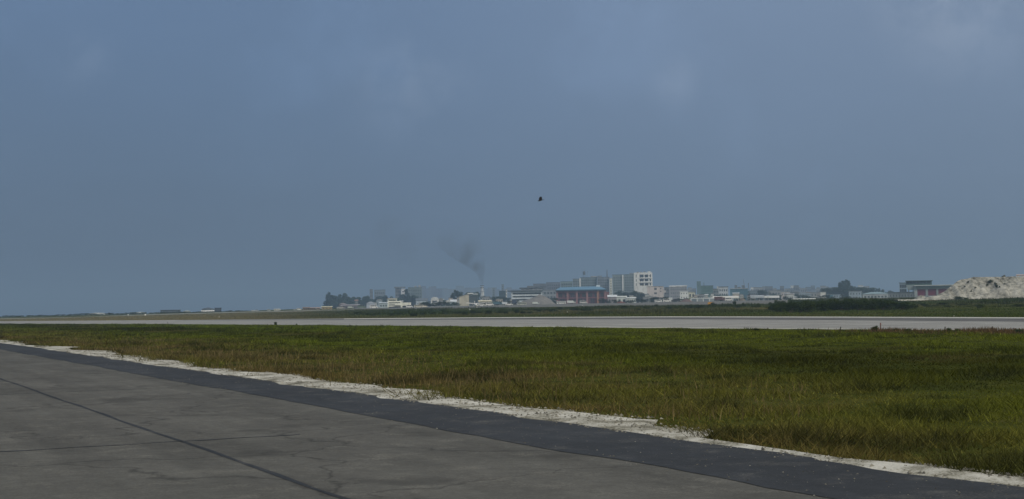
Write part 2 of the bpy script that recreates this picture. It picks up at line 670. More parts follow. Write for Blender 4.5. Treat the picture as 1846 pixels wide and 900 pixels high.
def sand_w(y):
    y = np.asarray(y, float)
    q = 0.78 + 1.5 * fbm(y, y * 0 + 3, 3.4, 11, 3) + 0.8 * vnoise(y, y * 0, 13, 12)
    return np.clip(q, 0.12, 2.4)


mt, t, b = princ('coral_sand', 0.95, 0.1)
f = mathn(t, 'ADD', mathn(t, 'MULTIPLY', tnoise(t, 1.1, 6, 0.65), 0.7), mathn(t, 'MULTIPLY', tnoise(t, 30, 3, 0.7), 0.3))
t.links.new(ramp(t, f, ((0.40, (0.10, 0.095, 0.07)), (0.46, (0.27, 0.26, 0.215)), (0.52, (0.42, 0.41, 0.365)), (0.6, (0.54, 0.53, 0.48)))), b.inputs['Base Color'])
bm = t.nodes.new('ShaderNodeBump'); bm.inputs['Strength'].default_value = 0.5; bm.inputs['Distance'].default_value = 0.03
t.links.new(tnoise(t, 9, 5, 0.7), bm.inputs['Height']); t.links.new(bm.outputs[0], b.inputs['Normal'])
sand_mat = mt
sw = sand_w(ys)
Vv, Ff = [], []
for i, y in enumerate(ys):
    for k, (u, z) in enumerate(((-0.3, 0.015), (0.15, 0.06), (0.5, 0.075), (0.8, 0.07), (1.0, 0.03))):
        off = u * sw[i] if k else -0.35
        Vv.append((x_edge(y) + off / 0.9, y, z + (0.02 * float(vnoise(np.array([y]), np.array([k * 1.0]), 0.9, 5)[0]) if k else 0)))
for i in range(len(ys) - 1):
    for k in range(4):
        q = i * 5 + k
        Ff.append((q, q + 1, q + 6, q + 5))
sv = mobj('sand_verge', Vv, Ff, sand_mat, smooth=True); tag(sv, kind='structure')


def drape(name, A, B, mat, nseg=6, lift=0.06):
    Vv, Ff = [], []
    for a, b_ in zip(A, B):
        for k in range(nseg + 1):
            u = k / nseg
            x = a[0] + (b_[0] - a[0]) * u; y = a[1] + (b_[1] - a[1]) * u
            Vv.append((x, y, float(gz(x, y)) + lift))
    for i in range(len(A) - 1):
        for k in range(nseg):
            q = i * (nseg + 1) + k
            Ff.append((q, q + 1, q + nseg + 2, q + nseg + 1))
    return tag(mobj(name, Vv, Ff, mat), kind='structure')


apx = [(640, 557.6), (760, 556.8), (860, 556), (950, 554.2), (1050, 553.2), (1180, 552.3), (1300, 551), (1345, 549.8), (1420, 548.5)]
apA = [hit(*p) for p in apx]
apB = []
for (x, y), (px, py) in zip(apA, apx):
    k = 960.0
    X2, Y2 = gxy(px, k)
    apB.append((X2, Y2))
drape('apron', apA, apB, asphalt_mat('apron_concrete', (0.13, 0.13, 0.12)), 30)
fpx = [(-60, 576.4), (120, 572.8), (280, 567.6), (420, 563.6), (520, 561.4), (640, 558.9)]
drape('far_taxiway', [hit(a, b_ + 0.5) for a, b_ in fpx], [hit(a, b_ - 0.7) for a, b_ in fpx], asphalt_mat('pale_gravel', (0.24, 0.235, 0.20)), 8)

# ------------------------------------------------------------------ grass
grass_mat = attr_leaf_mat('grass_blade')


def blades(x, y, h, wd, lean, colr, zlift=0.0):
    n = len(x)
    z = gz(x, y) + zlift
    a = rng.uniform(0, 2 * np.pi, n)
    la = rng.uniform(0, 2 * np.pi, n)
    base = np.stack([x, y, z], 1)
    dx = np.stack([np.cos(a), np.sin(a), np.zeros(n)], 1) * (wd / 2)[:, None]
    tip = base + np.stack([np.cos(la) * lean * h, np.sin(la) * lean * h, h], 1)
    return np.stack([base - dx, base + dx, tip], 1)


def verge_tint(x, y, t, tn):
    n = len(x)
    p = fbm(x, y, 22, 21, 4)
    q = fbm(x, y, 5, 31, 3)
    lush = np.array([0.104, 0.142, 0.010]); dark = np.array([0.036, 0.042, 0.006]); olive = np.array([0.115, 0.108, 0.014]); straw = np.array([0.165, 0.128, 0.045])
    band = np.exp(-((t - 21 - 4 * fbm(x, y, 30, 23, 2)) / 8.0) ** 2)           # a belt of low dark creeper in the middle of the verge
    kd = np.clip(band * 0.95 + 0.5 * p - 0.16 + 0.3 * q, 0, 1)[:, None]
    c = lush * (1 - kd) + dark * kd
    ko = np.clip(0.25 + 0.8 * fbm(x, y, 40, 41, 3) + 0.4 * sstep(-20, 40, x), 0, 1)[:, None] * 0.75
    c = c * (1 - ko * 0.6) + olive * ko * 0.6 * (1 - 0.55 * kd)
    ks = np.clip((1 - sstep(2, 17, t)) * (0.85 + 0.8 * q) * (1 - sstep(2, 16, x)), 0, 1)[:, None]
    c = c * (1 - ks) + straw * ks * 0.8
    sp = np.clip(4.2 * fbm(x, y, 1.5, 131, 3) - 0.45, 0, 1)[:, None]     # scattered dark clumps: hummock shadows painted into the blade tint
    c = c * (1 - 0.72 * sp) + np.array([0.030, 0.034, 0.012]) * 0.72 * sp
    c = c * np.exp(rng.normal(0, 0.3, n))[:, None]
    return c


n = 1150000
D = 11 + (rng.uniform(0, 1, n) ** 1.15) * 345
PX = rng.uniform(-200, 2050, n)
x = (PX - 923) / F * D
y = D
t_ = 0.9 * (x - x_edge(y)); tn_ = 0.87 * (x_near(y) - x)
wS = sand_w(y)
dens = fbm(x, y, 1.6, 51, 3)
keep = (tn_ > -0.3) & (t_ > 0.1) & ((t_ > wS - 0.1 + 0.5 * dens) | ((t_ > -0.05) & (dens > -0.02 + 0.4 * rng.uniform(0, 1, n) ** 0.5))) & (dens > -0.75)
x, y, t_, tn_, D = x[keep], y[keep], t_[keep], tn_[keep], D[keep]
cl_ = np.clip(0.3 + 1.9 * fbm(x, y, 2.0, 61, 3) + 0.5 * fbm(x, y, 9, 62, 2), 0.0, 1.7)
bare = sstep(0.22, 0.5, fbm(x, y, 8, 171, 4)) * sstep(4, 10, t_)       # trampled, drier patches
h = (0.03 + 0.125 * cl_) * (1 - 0.55 * bare) * rng.uniform(0.6, 1.25, len(x))
h *= 0.55 + 0.45 * sstep(0.5, 5, tn_)
h *= 1 + 0.6 * np.clip(4.2 * fbm(x, y, 1.5, 131, 3) - 0.45, 0, 1)
h *= 1 + 0.9 * (1 - sstep(0.3, 1.6, t_ - sand_w(y))) * rng.uniform(0, 1, len(x))
wd = 0.010 + 0.00050 * D
V1 = blades(x, y, h, wd * rng.uniform(0.7, 1.3, len(x)), rng.uniform(0.3, 1.9, len(x)), None)
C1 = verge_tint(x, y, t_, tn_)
C1 = C1 * (1 - 0.6 * bare[:, None]) + np.array([0.125, 0.10, 0.036]) * (0.6 * bare[:, None]) * np.exp(rng.normal(0, 0.25, len(x)))[:, None]
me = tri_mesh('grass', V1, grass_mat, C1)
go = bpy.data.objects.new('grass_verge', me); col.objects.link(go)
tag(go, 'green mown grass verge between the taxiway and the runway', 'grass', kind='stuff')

# seeded straw coloured grass near the sand, reddish seed heads by the runway
n = 60000
D = rng.uniform(24, 110, n); PX = rng.uniform(-150, 1500, n)
x = (PX - 923) / F * D; y = D
t_ = 0.9 * (x - x_edge(y)); q = fbm(x, y, 4.0, 71, 3)
keep = (t_ > sand_w(y) + 0.1) & (t_ < 13) & (rng.uniform(0, 1, n) < np.clip(0.35 + 0.9 * q, 0.02, 1) * (1 - sstep(3, 13, t_)) * (1 - 0.8 * sstep(0, 12, x)))
x, y, D = x[keep], y[keep], D[keep]
nb = len(x)
V2 = blades(x, y, rng.uniform(0.10, 0.30, nb), 0.008 + 0.00042 * D, rng.uniform(0.05, 0.5, nb), None)
C2 = np.array([0.165, 0.125, 0.058]) * np.exp(rng.normal(0, 0.25, nb))[:, None]
me = tri_mesh('straw', V2, grass_mat, C2)
so = bpy.data.objects.new('straw_grass', me); col.objects.link(so)
tag(so, 'dry straw coloured seeding grass along the sandy taxiway edge', 'grass', kind='stuff')

n = 130000
PX = rng.uniform(1380, 2200, n); D = rng.uniform(70, 135, n)
x = (PX - 923) / F * D; y = D
tn_ = 0.87 * (x_near(y) - x); q = fbm(x, y, 5.0, 81, 3)
keep = (tn_ > 0.1) & (tn_ < 11) & (rng.uniform(0, 1, n) < np.clip(0.22 + 1.1 * q, 0.0, 1) * sstep(1420, 1700, PX) * (1 - sstep(1.5, 11, tn_)))
x, y, D, q = x[keep], y[keep], D[keep], q[keep]
nb = len(x)
V3 = blades(x, y, rng.uniform(0.08, 0.30, nb) * np.clip(0.7 + q, 0.6, 1.3), np.full(nb, 0.05), rng.uniform(0.1, 0.8, nb), None)
C3 = np.array([0.115, 0.074, 0.036]) * np.exp(rng.normal(0, 0.3, nb))[:, None]
me = tri_mesh('seedheads', V3, grass_mat, C3)
so = bpy.data.objects.new('seedhead_grass', me); col.objects.link(so)
tag(so, 'reddish brown seed heads fringing the near runway edge at right', 'grass', kind='stuff')

# rough grass and weeds on the rise past the runway
n = 420000
PX = rng.uniform(-150, 2050, n); D = 135 + rng.uniform(0, 1, n) ** 1.25 * 700
x = (PX - 923) / F * D; y = D
s = s_of(x, y)
xf = np.interp(y, _fe[:, 1], _fe[:, 0])
past = 0.84 * (x - xf)
apron_s = np.interp(PX, [p[0] for p in apx], [float(s_of(*a)) for a in apA], left=260, right=330)
q = fbm(x, y, 24, 91, 4); q2 = fbm(x, y, 7, 92, 3)
keep = (past > 0.6) & (s < apron_s - 2) & (D < 690)
x, y, D, s, past, q, q2, PX = [a[keep] for a in (x, y, D, s, past, q, q2, PX)]
nb = len(x)
weed = np.clip(0.15 + 1.5 * q + 0.7 * q2, 0, 1) * sstep(8, 40, past)
weed *= sstep(380, 800, PX) * 0.9 + 0.1
h = (0.10 + 0.75 * weed) * rng.uniform(0.5, 1.3, nb)
V4 = blades(x, y, h, (0.03 + 0.00055 * D) * rng.uniform(0.7, 1.5, nb), rng.uniform(0.1, 1.0, nb), None)
green = np.array([0.062, 0.085, 0.016]); dkg = np.array([0.028, 0.045, 0.010]); brn = np.array([0.135, 0.115, 0.055]) + np.array([0.10, 0.085, 0.05]) * (1 - sstep(250, 700, PX))[:, None]
kb = np.clip(0.35 + 1.0 * fbm(x, y, 55, 95, 3) + 0.7 * (1 - sstep(350, 800, PX)) + 0.25 * sstep(120, 220, s), 0, 1)[:, None]
C4 = green * (1 - kb) + brn * kb
C4 = C4 * (1 - weed[:, None]) + dkg * weed[:, None]
C4 = C4 * np.exp(rng.normal(0, 0.2, nb))[:, None]
me = tri_mesh('rough', V4, grass_mat, C4)
so = bpy.data.objects.new('rough_grass', me); col.objects.link(so)
tag(so, 'rough weedy grass on the low rise beyond the runway', 'grass', kind='stuff')

# stones and grit on the sand and the fresh edge
def stones(name, label, n, y0, y1, t0, t1, smin, smax, colr):
    yy = y0 + (y1 - y0) * rng.uniform(0, 1, n) ** 1.5
    tt_ = rng.uniform(t0, t1, n)
    tt_ = np.where(tt_ > 0, tt_ / 1.6 * np.minimum(sand_w(yy), 1.6), tt_)
    xx = x_edge(yy) + tt_ / 0.9
    sz = smin + (smax - smin) * rng.uniform(0, 1, n) ** 3
    base = np.array([[1, 0, 0], [-.5, .87, 0], [-.5, -.87, 0], [0.1, 0, .7]])
    fc = np.array([[0, 1, 3], [1, 2, 3], [2, 0, 3]])
    a = rng.uniform(0, 6.28, n); ca, sa = np.cos(a), np.sin(a)
    B = base[None] * rng.uniform(0.6, 1.3, (n, 4, 3))
    R = np.stack([B[..., 0] * ca[:, None] - B[..., 1] * sa[:, None], B[..., 0] * sa[:, None] + B[..., 1] * ca[:, None], B[..., 2]], 2) * sz[:, None, None]
    P = R + np.stack([xx, yy, np.full(n, 0.042) + 0.03 * (tt_ > 0.2)], 1)[:, None, :]
    T = P[:, fc].reshape(-1, 3, 3)
    C = np.repeat(np.array(colr) * np.exp(rng.normal(0, 0.35, n))[:, None], 3, 0)
    o = bpy.data.objects.new(name, tri_mesh(name, T, grass_mat, C)); col.objects.link(o)
    tag(o, label, 'stones', kind='stuff')


stones('verge_stones', 'coral stones and grit along the sandy taxiway verge', 9000, 12, 75, -0.25, 1.6, 0.008, 0.045, (0.24, 0.23, 0.195))
stones('edge_grit', 'pale grit strewn on the dark taxiway edge', 1500, 10, 60, -2.4, 0.0, 0.005, 0.018, (0.18, 0.175, 0.15))

# sealed construction joints in the old taxiway surface
for k, off in enumerate((-6.4, -13.9, -21.4)):
    A_ = [(x_edge(y_) + (off - 0.03 + 0.02 * math.sin(y_ * 0.7 + k)) / 0.9, y_) for y_ in np.arange(-40, 140, 1.5)]
    B_ = [(x_ + 0.09 + 0.03 * math.sin(y_ * 1.9), y_) for x_, y_ in A_]
    tag(strip('joint_sealant', B_, A_, 0.039, new_mat), kind='structure')
for k, (y0_, x0_, x1_) in enumerate(((19.5, -9.0, -3.4), (31.0, -20.5, -9.5), (46.0, -32.0, -20.0))):
    pts_ = [(x0_ + (x1_ - x0_) * u / 24, y0_ + 0.5 * (x0_ + (x1_ - x0_) * u / 24 - x0_) + 0.05 * math.sin(u * 1.3)) for u in range(25)]
    tag(strip('joint_sealant', pts_, [(a_, b_ + 0.09 + 0.02 * math.sin(a_ * 5)) for a_, b_ in pts_], 0.039, new_mat), kind='structure')

# ------------------------------------------------------------------ vegetation kinds
def blob_tris(rs, clusters, n, size, up=0.25):
    """leaf triangles in ellipsoid clusters (cx,cy,cz,rx,ry,rz,weight), denser towards the skin"""
    wts = np.array([c[6] for c in clusters], float); wts /= wts.sum()
    k = rs.choice(len(clusters), n, p=wts)
    c = np.array(clusters)[k]
    d = rs.normal(size=(n, 3)); d /= np.linalg.norm(d, axis=1)[:, None]
    r = rs.uniform(0.35, 1.0, n) ** 0.5
    P = c[:, :3] + d * c[:, 3:6] * r[:, None] * rs.uniform(0.85, 1.12, n)[:, None]
    a = rs.normal(size=(n, 3)); a /= np.linalg.norm(a, axis=1)[:, None]
    nrm = d + 0.9 * rs.normal(size=(n, 3)); nrm[:, 2] += up
    nrm /= np.linalg.norm(nrm, axis=1)[:, None]
    u = np.cross(nrm, a); u /= np.linalg.norm(u, axis=1)[:, None]
    v = np.cross(nrm, u)
    s = size * rs.uniform(0.6, 1.4, n)[:, None]
    return np.stack([P + u * s, P - u * s * 0.6 + v * s * 0.8, P - u * s * 0.6 - v * s * 0.8], 1)


LEAF_DARK = leaf_mat('dark_foliage', ((0.3, (0.020, 0.034, 0.012)), (0.5, (0.036, 0.058, 0.018)), (0.7, (0.062, 0.088, 0.026))), 0.5)
LEAF_GREEN = leaf_mat('bush_foliage', ((0.3, (0.022, 0.036, 0.008)), (0.5, (0.036, 0.056, 0.011)), (0.72, (0.065, 0.085, 0.016))), 0.6)
BARK = wall_mat((0.10, 0.08, 0.06), 0.95)


def tree_meshes(seed, kind):
    """unit-height tree: trunk mesh, crown mesh"""
    rs = np.random.default_rng(seed)
    tb = MB()
    cl = []
    if kind == 'casuarina':
        tb.tube([(0, 0, -0.05), (0.01, 0, 0.4), (0.0, 0.01, 0.97)], [0.022, 0.016, 0.003], 6)
        for i in range(30):
            z = 0.10 + 0.84 * (i / 29) ** 0.9
            R = 0.21 * (1 - z) ** 0.6 + 0.03
            a = rs.uniform(0, 6.28)
            ox, oy = math.cos(a) * R * 0.75, math.sin(a) * R * 0.75
            tb.tube([(0, 0, z - 0.05), (ox, oy, z)], [0.006, 0.002], 4)
            cl.append((ox, oy, z + 0.02, 0.075 * rs.uniform(.7, 1.3), 0.075, 0.06 * rs.uniform(.7, 1.5), 1))
        cl.append((0, 0, 0.95, 0.03, 0.03, 0.07, 0.5))
        V = blob_tris(rs, cl, 2300, 0.021, 0.1)
        mat_ = LEAF_DARK
    else:
        tb.tube([(0, 0, -0.05), (0.02, 0, 0.2), (0.0, 0.01, 0.5)], [0.035, 0.028, 0.02], 6)
        for i in range(19):
            a = rs.uniform(0, 6.28); R = rs.uniform(0.08, 0.42); z = rs.uniform(0.24, 0.88) - 0.25 * R
            ox, oy = math.cos(a) * R, math.sin(a) * R
            tb.tube([(0, 0, 0.3), (ox * 0.5, oy * 0.5, 0.2 + z * 0.5), (ox, oy, z)], [0.016, 0.010, 0.004], 4)
            q = rs.uniform(0.09, 0.17)
            cl.append((ox, oy, z, q * 1.25, q * 1.25, q * 0.8, q))
        V = blob_tris(rs, cl, 2300, 0.027, 0.35)
        mat_ = LEAF_DARK if kind == 'dark' else LEAF_GREEN
    tm = bpy.data.meshes.new('trunk'); tm.from_pydata(tb.V, [], tb.F); tm.materials.append(BARK)
    cm = tri_mesh('crown', V, mat_)
    return tm, cm


TREES = {k: [tree_meshes(100 + 7 * i + 31 * j, k) for i in range(3)] for j, k in enumerate(('casuarina', 'dark', 'green'))}


def tree(kind, px, ytop, D, wpx, label, group, name='tree', i=None):
    x, y = gxy(px, D)
    z = float(gz(x, y))
    H = at(px, ytop, D).z - z
    tm, cm = random.choice(TREES[kind])
    r = empty(name, (x, y, z), random.uniform(0, 6.28))
    wd = wpx * D / F / (0.5 if kind == 'casuarina' else 0.95)
    r.scale = (wd, wd, H)
    tag(r, label, 'tree', group)
    for nm, me in (('trunk', tm), ('crown', cm)):
        o = bpy.data.objects.new(nm, me); o.parent = r; col.objects.link(o)
    return r


def bush_mesh(seed, spread):
    rs = np.random.default_rng(seed)
    cl = []
    for i in range(14):
        a = rs.uniform(0, 6.28); R = rs.uniform(0, 0.36); z = rs.uniform(0.22, 0.74) - 0.35 * R
        q = rs.uniform(0.12, 0.22)
        cl.append((math.cos(a) * R, math.sin(a) * R, z, q * 1.2, q * 1.2, q, q))
    V = blob_tris(rs, cl, 1500, 0.036, 0.5)
    V2 = blob_tris(rs, [(c[0], c[1], c[2] + 0.16, .05, .05, .16, 1) for c in cl[:7]], 140, 0.022, 0.2)
    sb = MB()
    for c in cl[:9]:
        sb.tube([(c[0] * 0.2, c[1] * 0.2, -0.05), (c[0] * 0.7, c[1] * 0.7, c[2] * 0.6), (c[0], c[1], c[2])], [0.014, 0.009, 0.004], 4)
    sm = bpy.data.meshes.new('stem'); sm.from_pydata(sb.V, [], sb.F); sm.materials.append(BARK)
    return sm, tri_mesh('foliage', np.concatenate([V, V2]), LEAF_GREEN)


BUSHES = [bush_mesh(300 + i, 1) for i in range(5)]


def bush(px, ytop, D, wpx, label, group=None, name='bush'):
    x, y = gxy(px, D)
    z = float(gz(x, y))
    H = max(0.25, at(px, ytop, D).z - z)
    sm, fm_ = random.choice(BUSHES)
    r = empty(name, (x, y, z - 0.02), random.uniform(0, 6.28))
    wd = wpx * D / F
    r.scale = (wd, wd, H / 0.92)
    tag(r, label, 'bush', group)
    for nm, me in (('stem', sm), ('foliage', fm_)):
        o = bpy.data.objects.new(nm, me); o.parent = r; col.objects.link(o)
    return r


# ------------------------------------------------------------------ buildings
def place(px0, px1, ytop, D):
    """base location, width and height of something that spans px0..px1 with its top at ytop, standing D metres off"""
    c = (px0 + px1) / 2
    x, y = gxy(c, D)
    z = float(gz(x, y))
    W = (px1 - px0) * D / F
    H = at(c, ytop, D).z - z
    return x, y, z, W, H


def facade(mb, W, H, y, xs, zs, rec):
    """front wall at depth y with recessed openings xs x zs; returns opening rectangles"""
    ex = sorted({-W / 2, W / 2, *[v for p in xs for v in p]})
    ez = sorted({0.0, H, *[v for p in zs for v in p]})
    op = []
    for a, b in zip(ex[:-1], ex[1:]):
        for c, d in zip(ez[:-1], ez[1:]):
            hole = any(abs(a - p[0]) < 1e-6 and abs(b - p[1]) < 1e-6 for p in xs) and any(abs(c - p[0]) < 1e-6 and abs(d - p[1]) < 1e-6 for p in zs)
            if not hole:
                mb.quad((a, y, c), (b, y, c), (b, y, d), (a, y, d))
            else:
                op.append((a, b, c, d))
                r = y + rec
                mb.quad((a, y, c), (a, r, c), (b, r, c), (b, y, c)) if False else mb.quad((a, y, c), (b, y, c), (b, r, c), (a, r, c))
                mb.quad((a, y, d), (a, r, d), (b, r, d), (b, y, d))
                mb.quad((a, y, c), (a, r, c), (a, r, d), (a, y, d))
                mb.quad((b, y, c), (b, y, d), (b, r, d), (b, r, c))
    return op


def cells(lo, hi, n, frac):
    st = (hi - lo) / n
    return [(lo + st * (i + 0.5 - frac / 2), lo + st * (i + 0.5 + frac / 2)) for i in range(n)]


def bld(label, px0, px1, ytop, D, dep=12, c=(0.5, 0.5, 0.48), rows=0, cols=0, wf=0.55, hf=0.5, roof='flat', rc=None,
        name='building', cat='building', group=None, yaw=0.0, gm=None, wz=(0.08, 0.94), wx=(0.04, 0.96), trim=0.25, rh=None, door=False):
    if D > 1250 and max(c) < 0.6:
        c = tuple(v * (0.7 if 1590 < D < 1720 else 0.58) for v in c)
    x, y, z, W, H = place(px0, px1, ytop, D)
    az = math.atan2(x, y)
    root = empty(name, (x, y + 0, z - 0.3), -az + math.radians(yaw))
    H += 0.3
    tag(root, label, cat, group)
    if roof in ('gable', 'hip', 'shed', 'vault'):
        rh = rh if rh else min(0.35 * H, 0.16 * W + 0.6)
        Hw = H - rh
    else:
        Hw = H - (trim if roof == 'flat' else 0)
    mb = MB()
    op = []
    yf = 0.0
    if rows and cols:
        op = facade(mb, W, Hw, yf, cells(-W / 2 + wx[0] * W, -W / 2 + wx[1] * W, cols, wf), cells(Hw * wz[0], Hw * wz[1], rows, hf), 0.35)
    else:
        mb.quad((-W / 2, yf, 0), (W / 2, yf, 0), (W / 2, yf, Hw), (-W / 2, yf, Hw))
    mb.quad((W / 2, yf, 0), (W / 2, dep, 0), (W / 2, dep, Hw), (W / 2, yf, Hw))
    mb.quad((W / 2, dep, 0), (-W / 2, dep, 0), (-W / 2, dep, Hw), (W / 2, dep, Hw))
    mb.quad((-W / 2, dep, 0), (-W / 2, yf, 0), (-W / 2, yf, Hw), (-W / 2, dep, Hw))
    mb.quad((-W / 2, yf, Hw), (W / 2, yf, Hw), (W / 2, dep, Hw), (-W / 2, dep, Hw))
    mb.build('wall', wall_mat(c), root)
    g_ = gm or glass_mat()
    for (a, b, cz, d) in op:
        pane('window', root, ((a + b) / 2, yf + 0.33, (cz + d) / 2), (b - a, 0.06, d - cz), g_)
    rcol = rc or tuple(v * 0.75 for v in c)
    rm = wall_mat(rcol)
    ov = 0.35
    if roof == 'flat':
        MB().box(-W / 2 - ov, W / 2 + ov, yf - ov, dep + ov, Hw + 0.003, Hw + trim).build('roof', rm, root)
    elif roof == 'gable':
        MB().prism([(-W / 2 - ov, Hw + 0.003), (W / 2 + ov, Hw + 0.003), (W / 2 + ov, Hw + 0.12), (0, Hw + rh), (-W / 2 - ov, Hw + 0.12)], -ov, dep + ov).build('roof', rm, root)
    elif roof == 'hip':
        r = MB(); a = W / 2 + ov; q = min(W / 2, dep / 2) * 0.9
        P = [(-a, -ov, Hw + 0.003), (a, -ov, Hw + 0.003), (a, dep + ov, Hw + 0.003), (-a, dep + ov, Hw + 0.003), (-a + q, dep / 2, Hw + rh), (a - q, dep / 2, Hw + rh)]
        r.V = P; r.F = [(0, 1, 5, 4), (1, 2, 5), (2, 3, 4, 5), (3, 0, 4), (3, 2, 1, 0)]
        r.build('roof', rm, root)
    elif roof == 'shed':
        r = MB(); a = W / 2 + ov
        r.V = [(-a, -ov, Hw + 0.003), (a, -ov, Hw + 0.003), (a, dep + ov, Hw + 0.003), (-a, dep + ov, Hw + 0.003), (-a, -ov, Hw + 0.12), (a, -ov, Hw + 0.12), (a, dep + ov, Hw + rh), (-a, dep + ov, Hw + rh)]
        r.F = [(0, 3, 2, 1), (4, 5, 6, 7), (0, 1, 5, 4), (1, 2, 6, 5), (2, 3, 7, 6), (3, 0, 4, 7)]
        r.build('roof', rm, root)
    elif roof == 'vault':
        pr = [(-W / 2 - 0.1, Hw + 0.003)] + [(-math.cos(math.pi * k / 14) * (W / 2 + 0.1), Hw + 0.003 + math.sin(math.pi * k / 14) * rh) for k in range(1, 14)] + [(W / 2 + 0.1, Hw + 0.003)]
        MB().prism(pr[::-1], -0.2, dep + 0.2).build('roof', rm, root)
    root['W'] = W; root['H'] = H
    return root, W, H


def lx(px, px0, px1, W):
    return ((px - px0) / (px1 - px0) - 0.5) * W


def add_box(root, name, x0, x1, y0, y1, z0, z1, mat):
    return MB().box(x0, x1, y0, y1, z0, z1).build(name, mat, root)


GREY = (0.30, 0.31, 0.32); PALE = (0.52, 0.53, 0.52); WHITE = (0.74, 0.75, 0.73); BLUEG = (0.33, 0.40, 0.46); GREEN = (0.22, 0.36, 0.33)
TEAL = (0.12, 0.27, 0.34); CREAM = (0.52, 0.49, 0.40); PINK = (0.62, 0.55, 0.52); RED = (0.30, 0.06, 0.07)
KINDS_W = [0]

# --- far city, almost lost in haze
for i in range(30):
    px = 748 + i * 6.2 + random.uniform(-2, 2)
    wv = random.uniform(8, 15)
    bld('faint grey block of the distant city behind the chimney', px, px + wv, random.uniform(515, 523) + (2 if i > 18 else 0), 4300 + random.uniform(-300, 500), 25,
        random.choice((GREY, BLUEG, (0.22, 0.22, 0.26))), rows=0, cols=0, name='city_block', group='distant city blocks in haze')

# --- housing across the strait, right of the green glass building
for i in range(40):
    px = 1352 + i * 5.3 + random.uniform(-2, 2)
    wv = random.uniform(5, 11)
    bld('small hazy house in the low far skyline at right', px, px + wv, random.uniform(514, 522), 2350 + random.uniform(-250, 350), 14,
        random.choice((PALE, GREY, BLUEG, WHITE, PALE)), rows=3, cols=3, name='house', cat='house', group='low far houses on the skyline')
for i in range(8):
    px = 1195 + i * 7.5 + random.uniform(-2, 2)
    bld('small hazy house behind the white roofed block', px, px + random.uniform(6, 12), random.uniform(517, 523), 2300, 14,
        random.choice((PALE, GREY, BLUEG)), rows=3, cols=3, name='house', cat='house', group='far houses behind white roof block')

# --- buildings above the left tree belt
bld('slim grey tower block left of the paired block above trees', 667, 672.5, 521.5, 1900, 14, GREY, rows=6, cols=2)
bld('wide grey apartment block just above the left tree belt', 675, 695, 522.5, 1900, 14, BLUEG, rows=6, cols=5)
r, W, H = bld('grey block with overhanging flat roof above left trees', 713, 723, 519.5, 1850, 14, GREY, rows=6, cols=3)
add_box(r, 'roof_canopy', -W / 2 - 1.6, W / 2 + 6.0, -1.5, 15, H + 0.02, H + 1.7, wall_mat((0.16, 0.18, 0.2)))
r, W, H = bld('pale narrow block beside the overhanging roof block', 723.5, 730.5, 520.5, 1845, 14, (0.66, 0.66, 0.66), rows=7, cols=1, wf=0.4)
r, W, H = bld('broad grey green apartment block behind dark tree', 736, 761, 518, 1900, 16, (0.26, 0.33, 0.32), rows=7, cols=6)
add_box(r, 'stair_head', -W * 0.05, W * 0.12, 3, 8, H, H + 1.6, wall_mat(GREY))
add_box(r, 'stair_head', W * 0.25, W * 0.42, 3, 8, H, H + 2.6, wall_mat(GREY))

# --- hangars and sheds behind the apron, left to middle
bld('pale blue shed with dark roof beside dark trees', 750, 771, 537.5, 1250, 20, (0.45, 0.52, 0.58), roof='shed', rc=(0.12, 0.14, 0.16), rows=1, cols=4, hf=0.25, wz=(0.3, 0.8))
bld('white arched hangar left of the cream hangar', 777, 791, 535.5, 1200, 22, WHITE, roof='vault', rc=(0.6, 0.63, 0.65), rows=1, cols=1, wf=0.7, hf=0.75, wz=(0.0, 0.98), rh=2.2, name='hangar', cat='hangar')
bld('low teal shed between arched hangar and cream hangar', 791, 802, 538, 1230, 16, (0.25, 0.36, 0.38), roof='gable', rc=(0.55, 0.58, 0.6))
bld('small white roofed hut left of the cream hangar', 803, 812, 541, 1150, 12, (0.6, 0.63, 0.64), roof='gable', rc=(0.66, 0.68, 0.7), rows=1, cols=2)
bld('long low grey shed with pale roof beside cream hangar', 812, 830, 540, 1150, 14, (0.34, 0.42, 0.46), roof='shed', rc=(0.6, 0.64, 0.67), rows=1, cols=5, hf=0.35)
# cream hangar with sloped left roof and dark doorway front
x, y, z, W, H = place(828, 862, 529.5, 980)
az = math.atan2(x, y)
r = empty('hangar', (x, y, z - 0.2), -az)
tag(r, 'cream gabled hangar with a dark open front, behind the parked aircraft', 'hangar')
H += 0.2
MB().prism([(-W / 2, 0), (0.02 * W, 0), (0.02 * W, H * 0.94), (-0.02 * W, H * 0.94), (-W / 2, H * 0.74)], 0, 26).build('wall', wall_mat(CREAM), r)
MB().prism([(-W / 2 - .3, H * 0.74 + .01), (0.02 * W, H * 0.95), (0.02 * W, H * 0.97), (-W / 2 - .3, H * 0.74 + .3)], -0.3, 26.3).build('roof', wall_mat((0.5, 0.5, 0.46)), r)
mb = MB(); op = facade(mb, W * 0.46, H * 0.92, 0, [(-W * 0.2, W * 0.2)], [(0.02, H * 0.82)], 0.8)
mb.box(-W * .23, W * .23, 0.9, 26, 0, H * 0.92)
o = mb.build('front_wall', wall_mat((0.13, 0.17, 0.18)), r, (W * 0.26, -0.02, 0))
pane('door', r, (W * 0.26, 0.7, H * 0.42), (W * 0.4, 0.1, H * 0.8), metal_mat((0.07, 0.09, 0.10)))
add_box(r, 'roof_cap', W * 0.0 - 0.8, W * 0.24, -0.5, 20, H * 0.97, H * 1.04, wall_mat(WHITE))
add_box(r, 'roof_cap', W * 0.22, W * 0.5, -0.6, 20, H * 0.925, H * 0.98, wall_mat((0.62, 0.68, 0.7)))
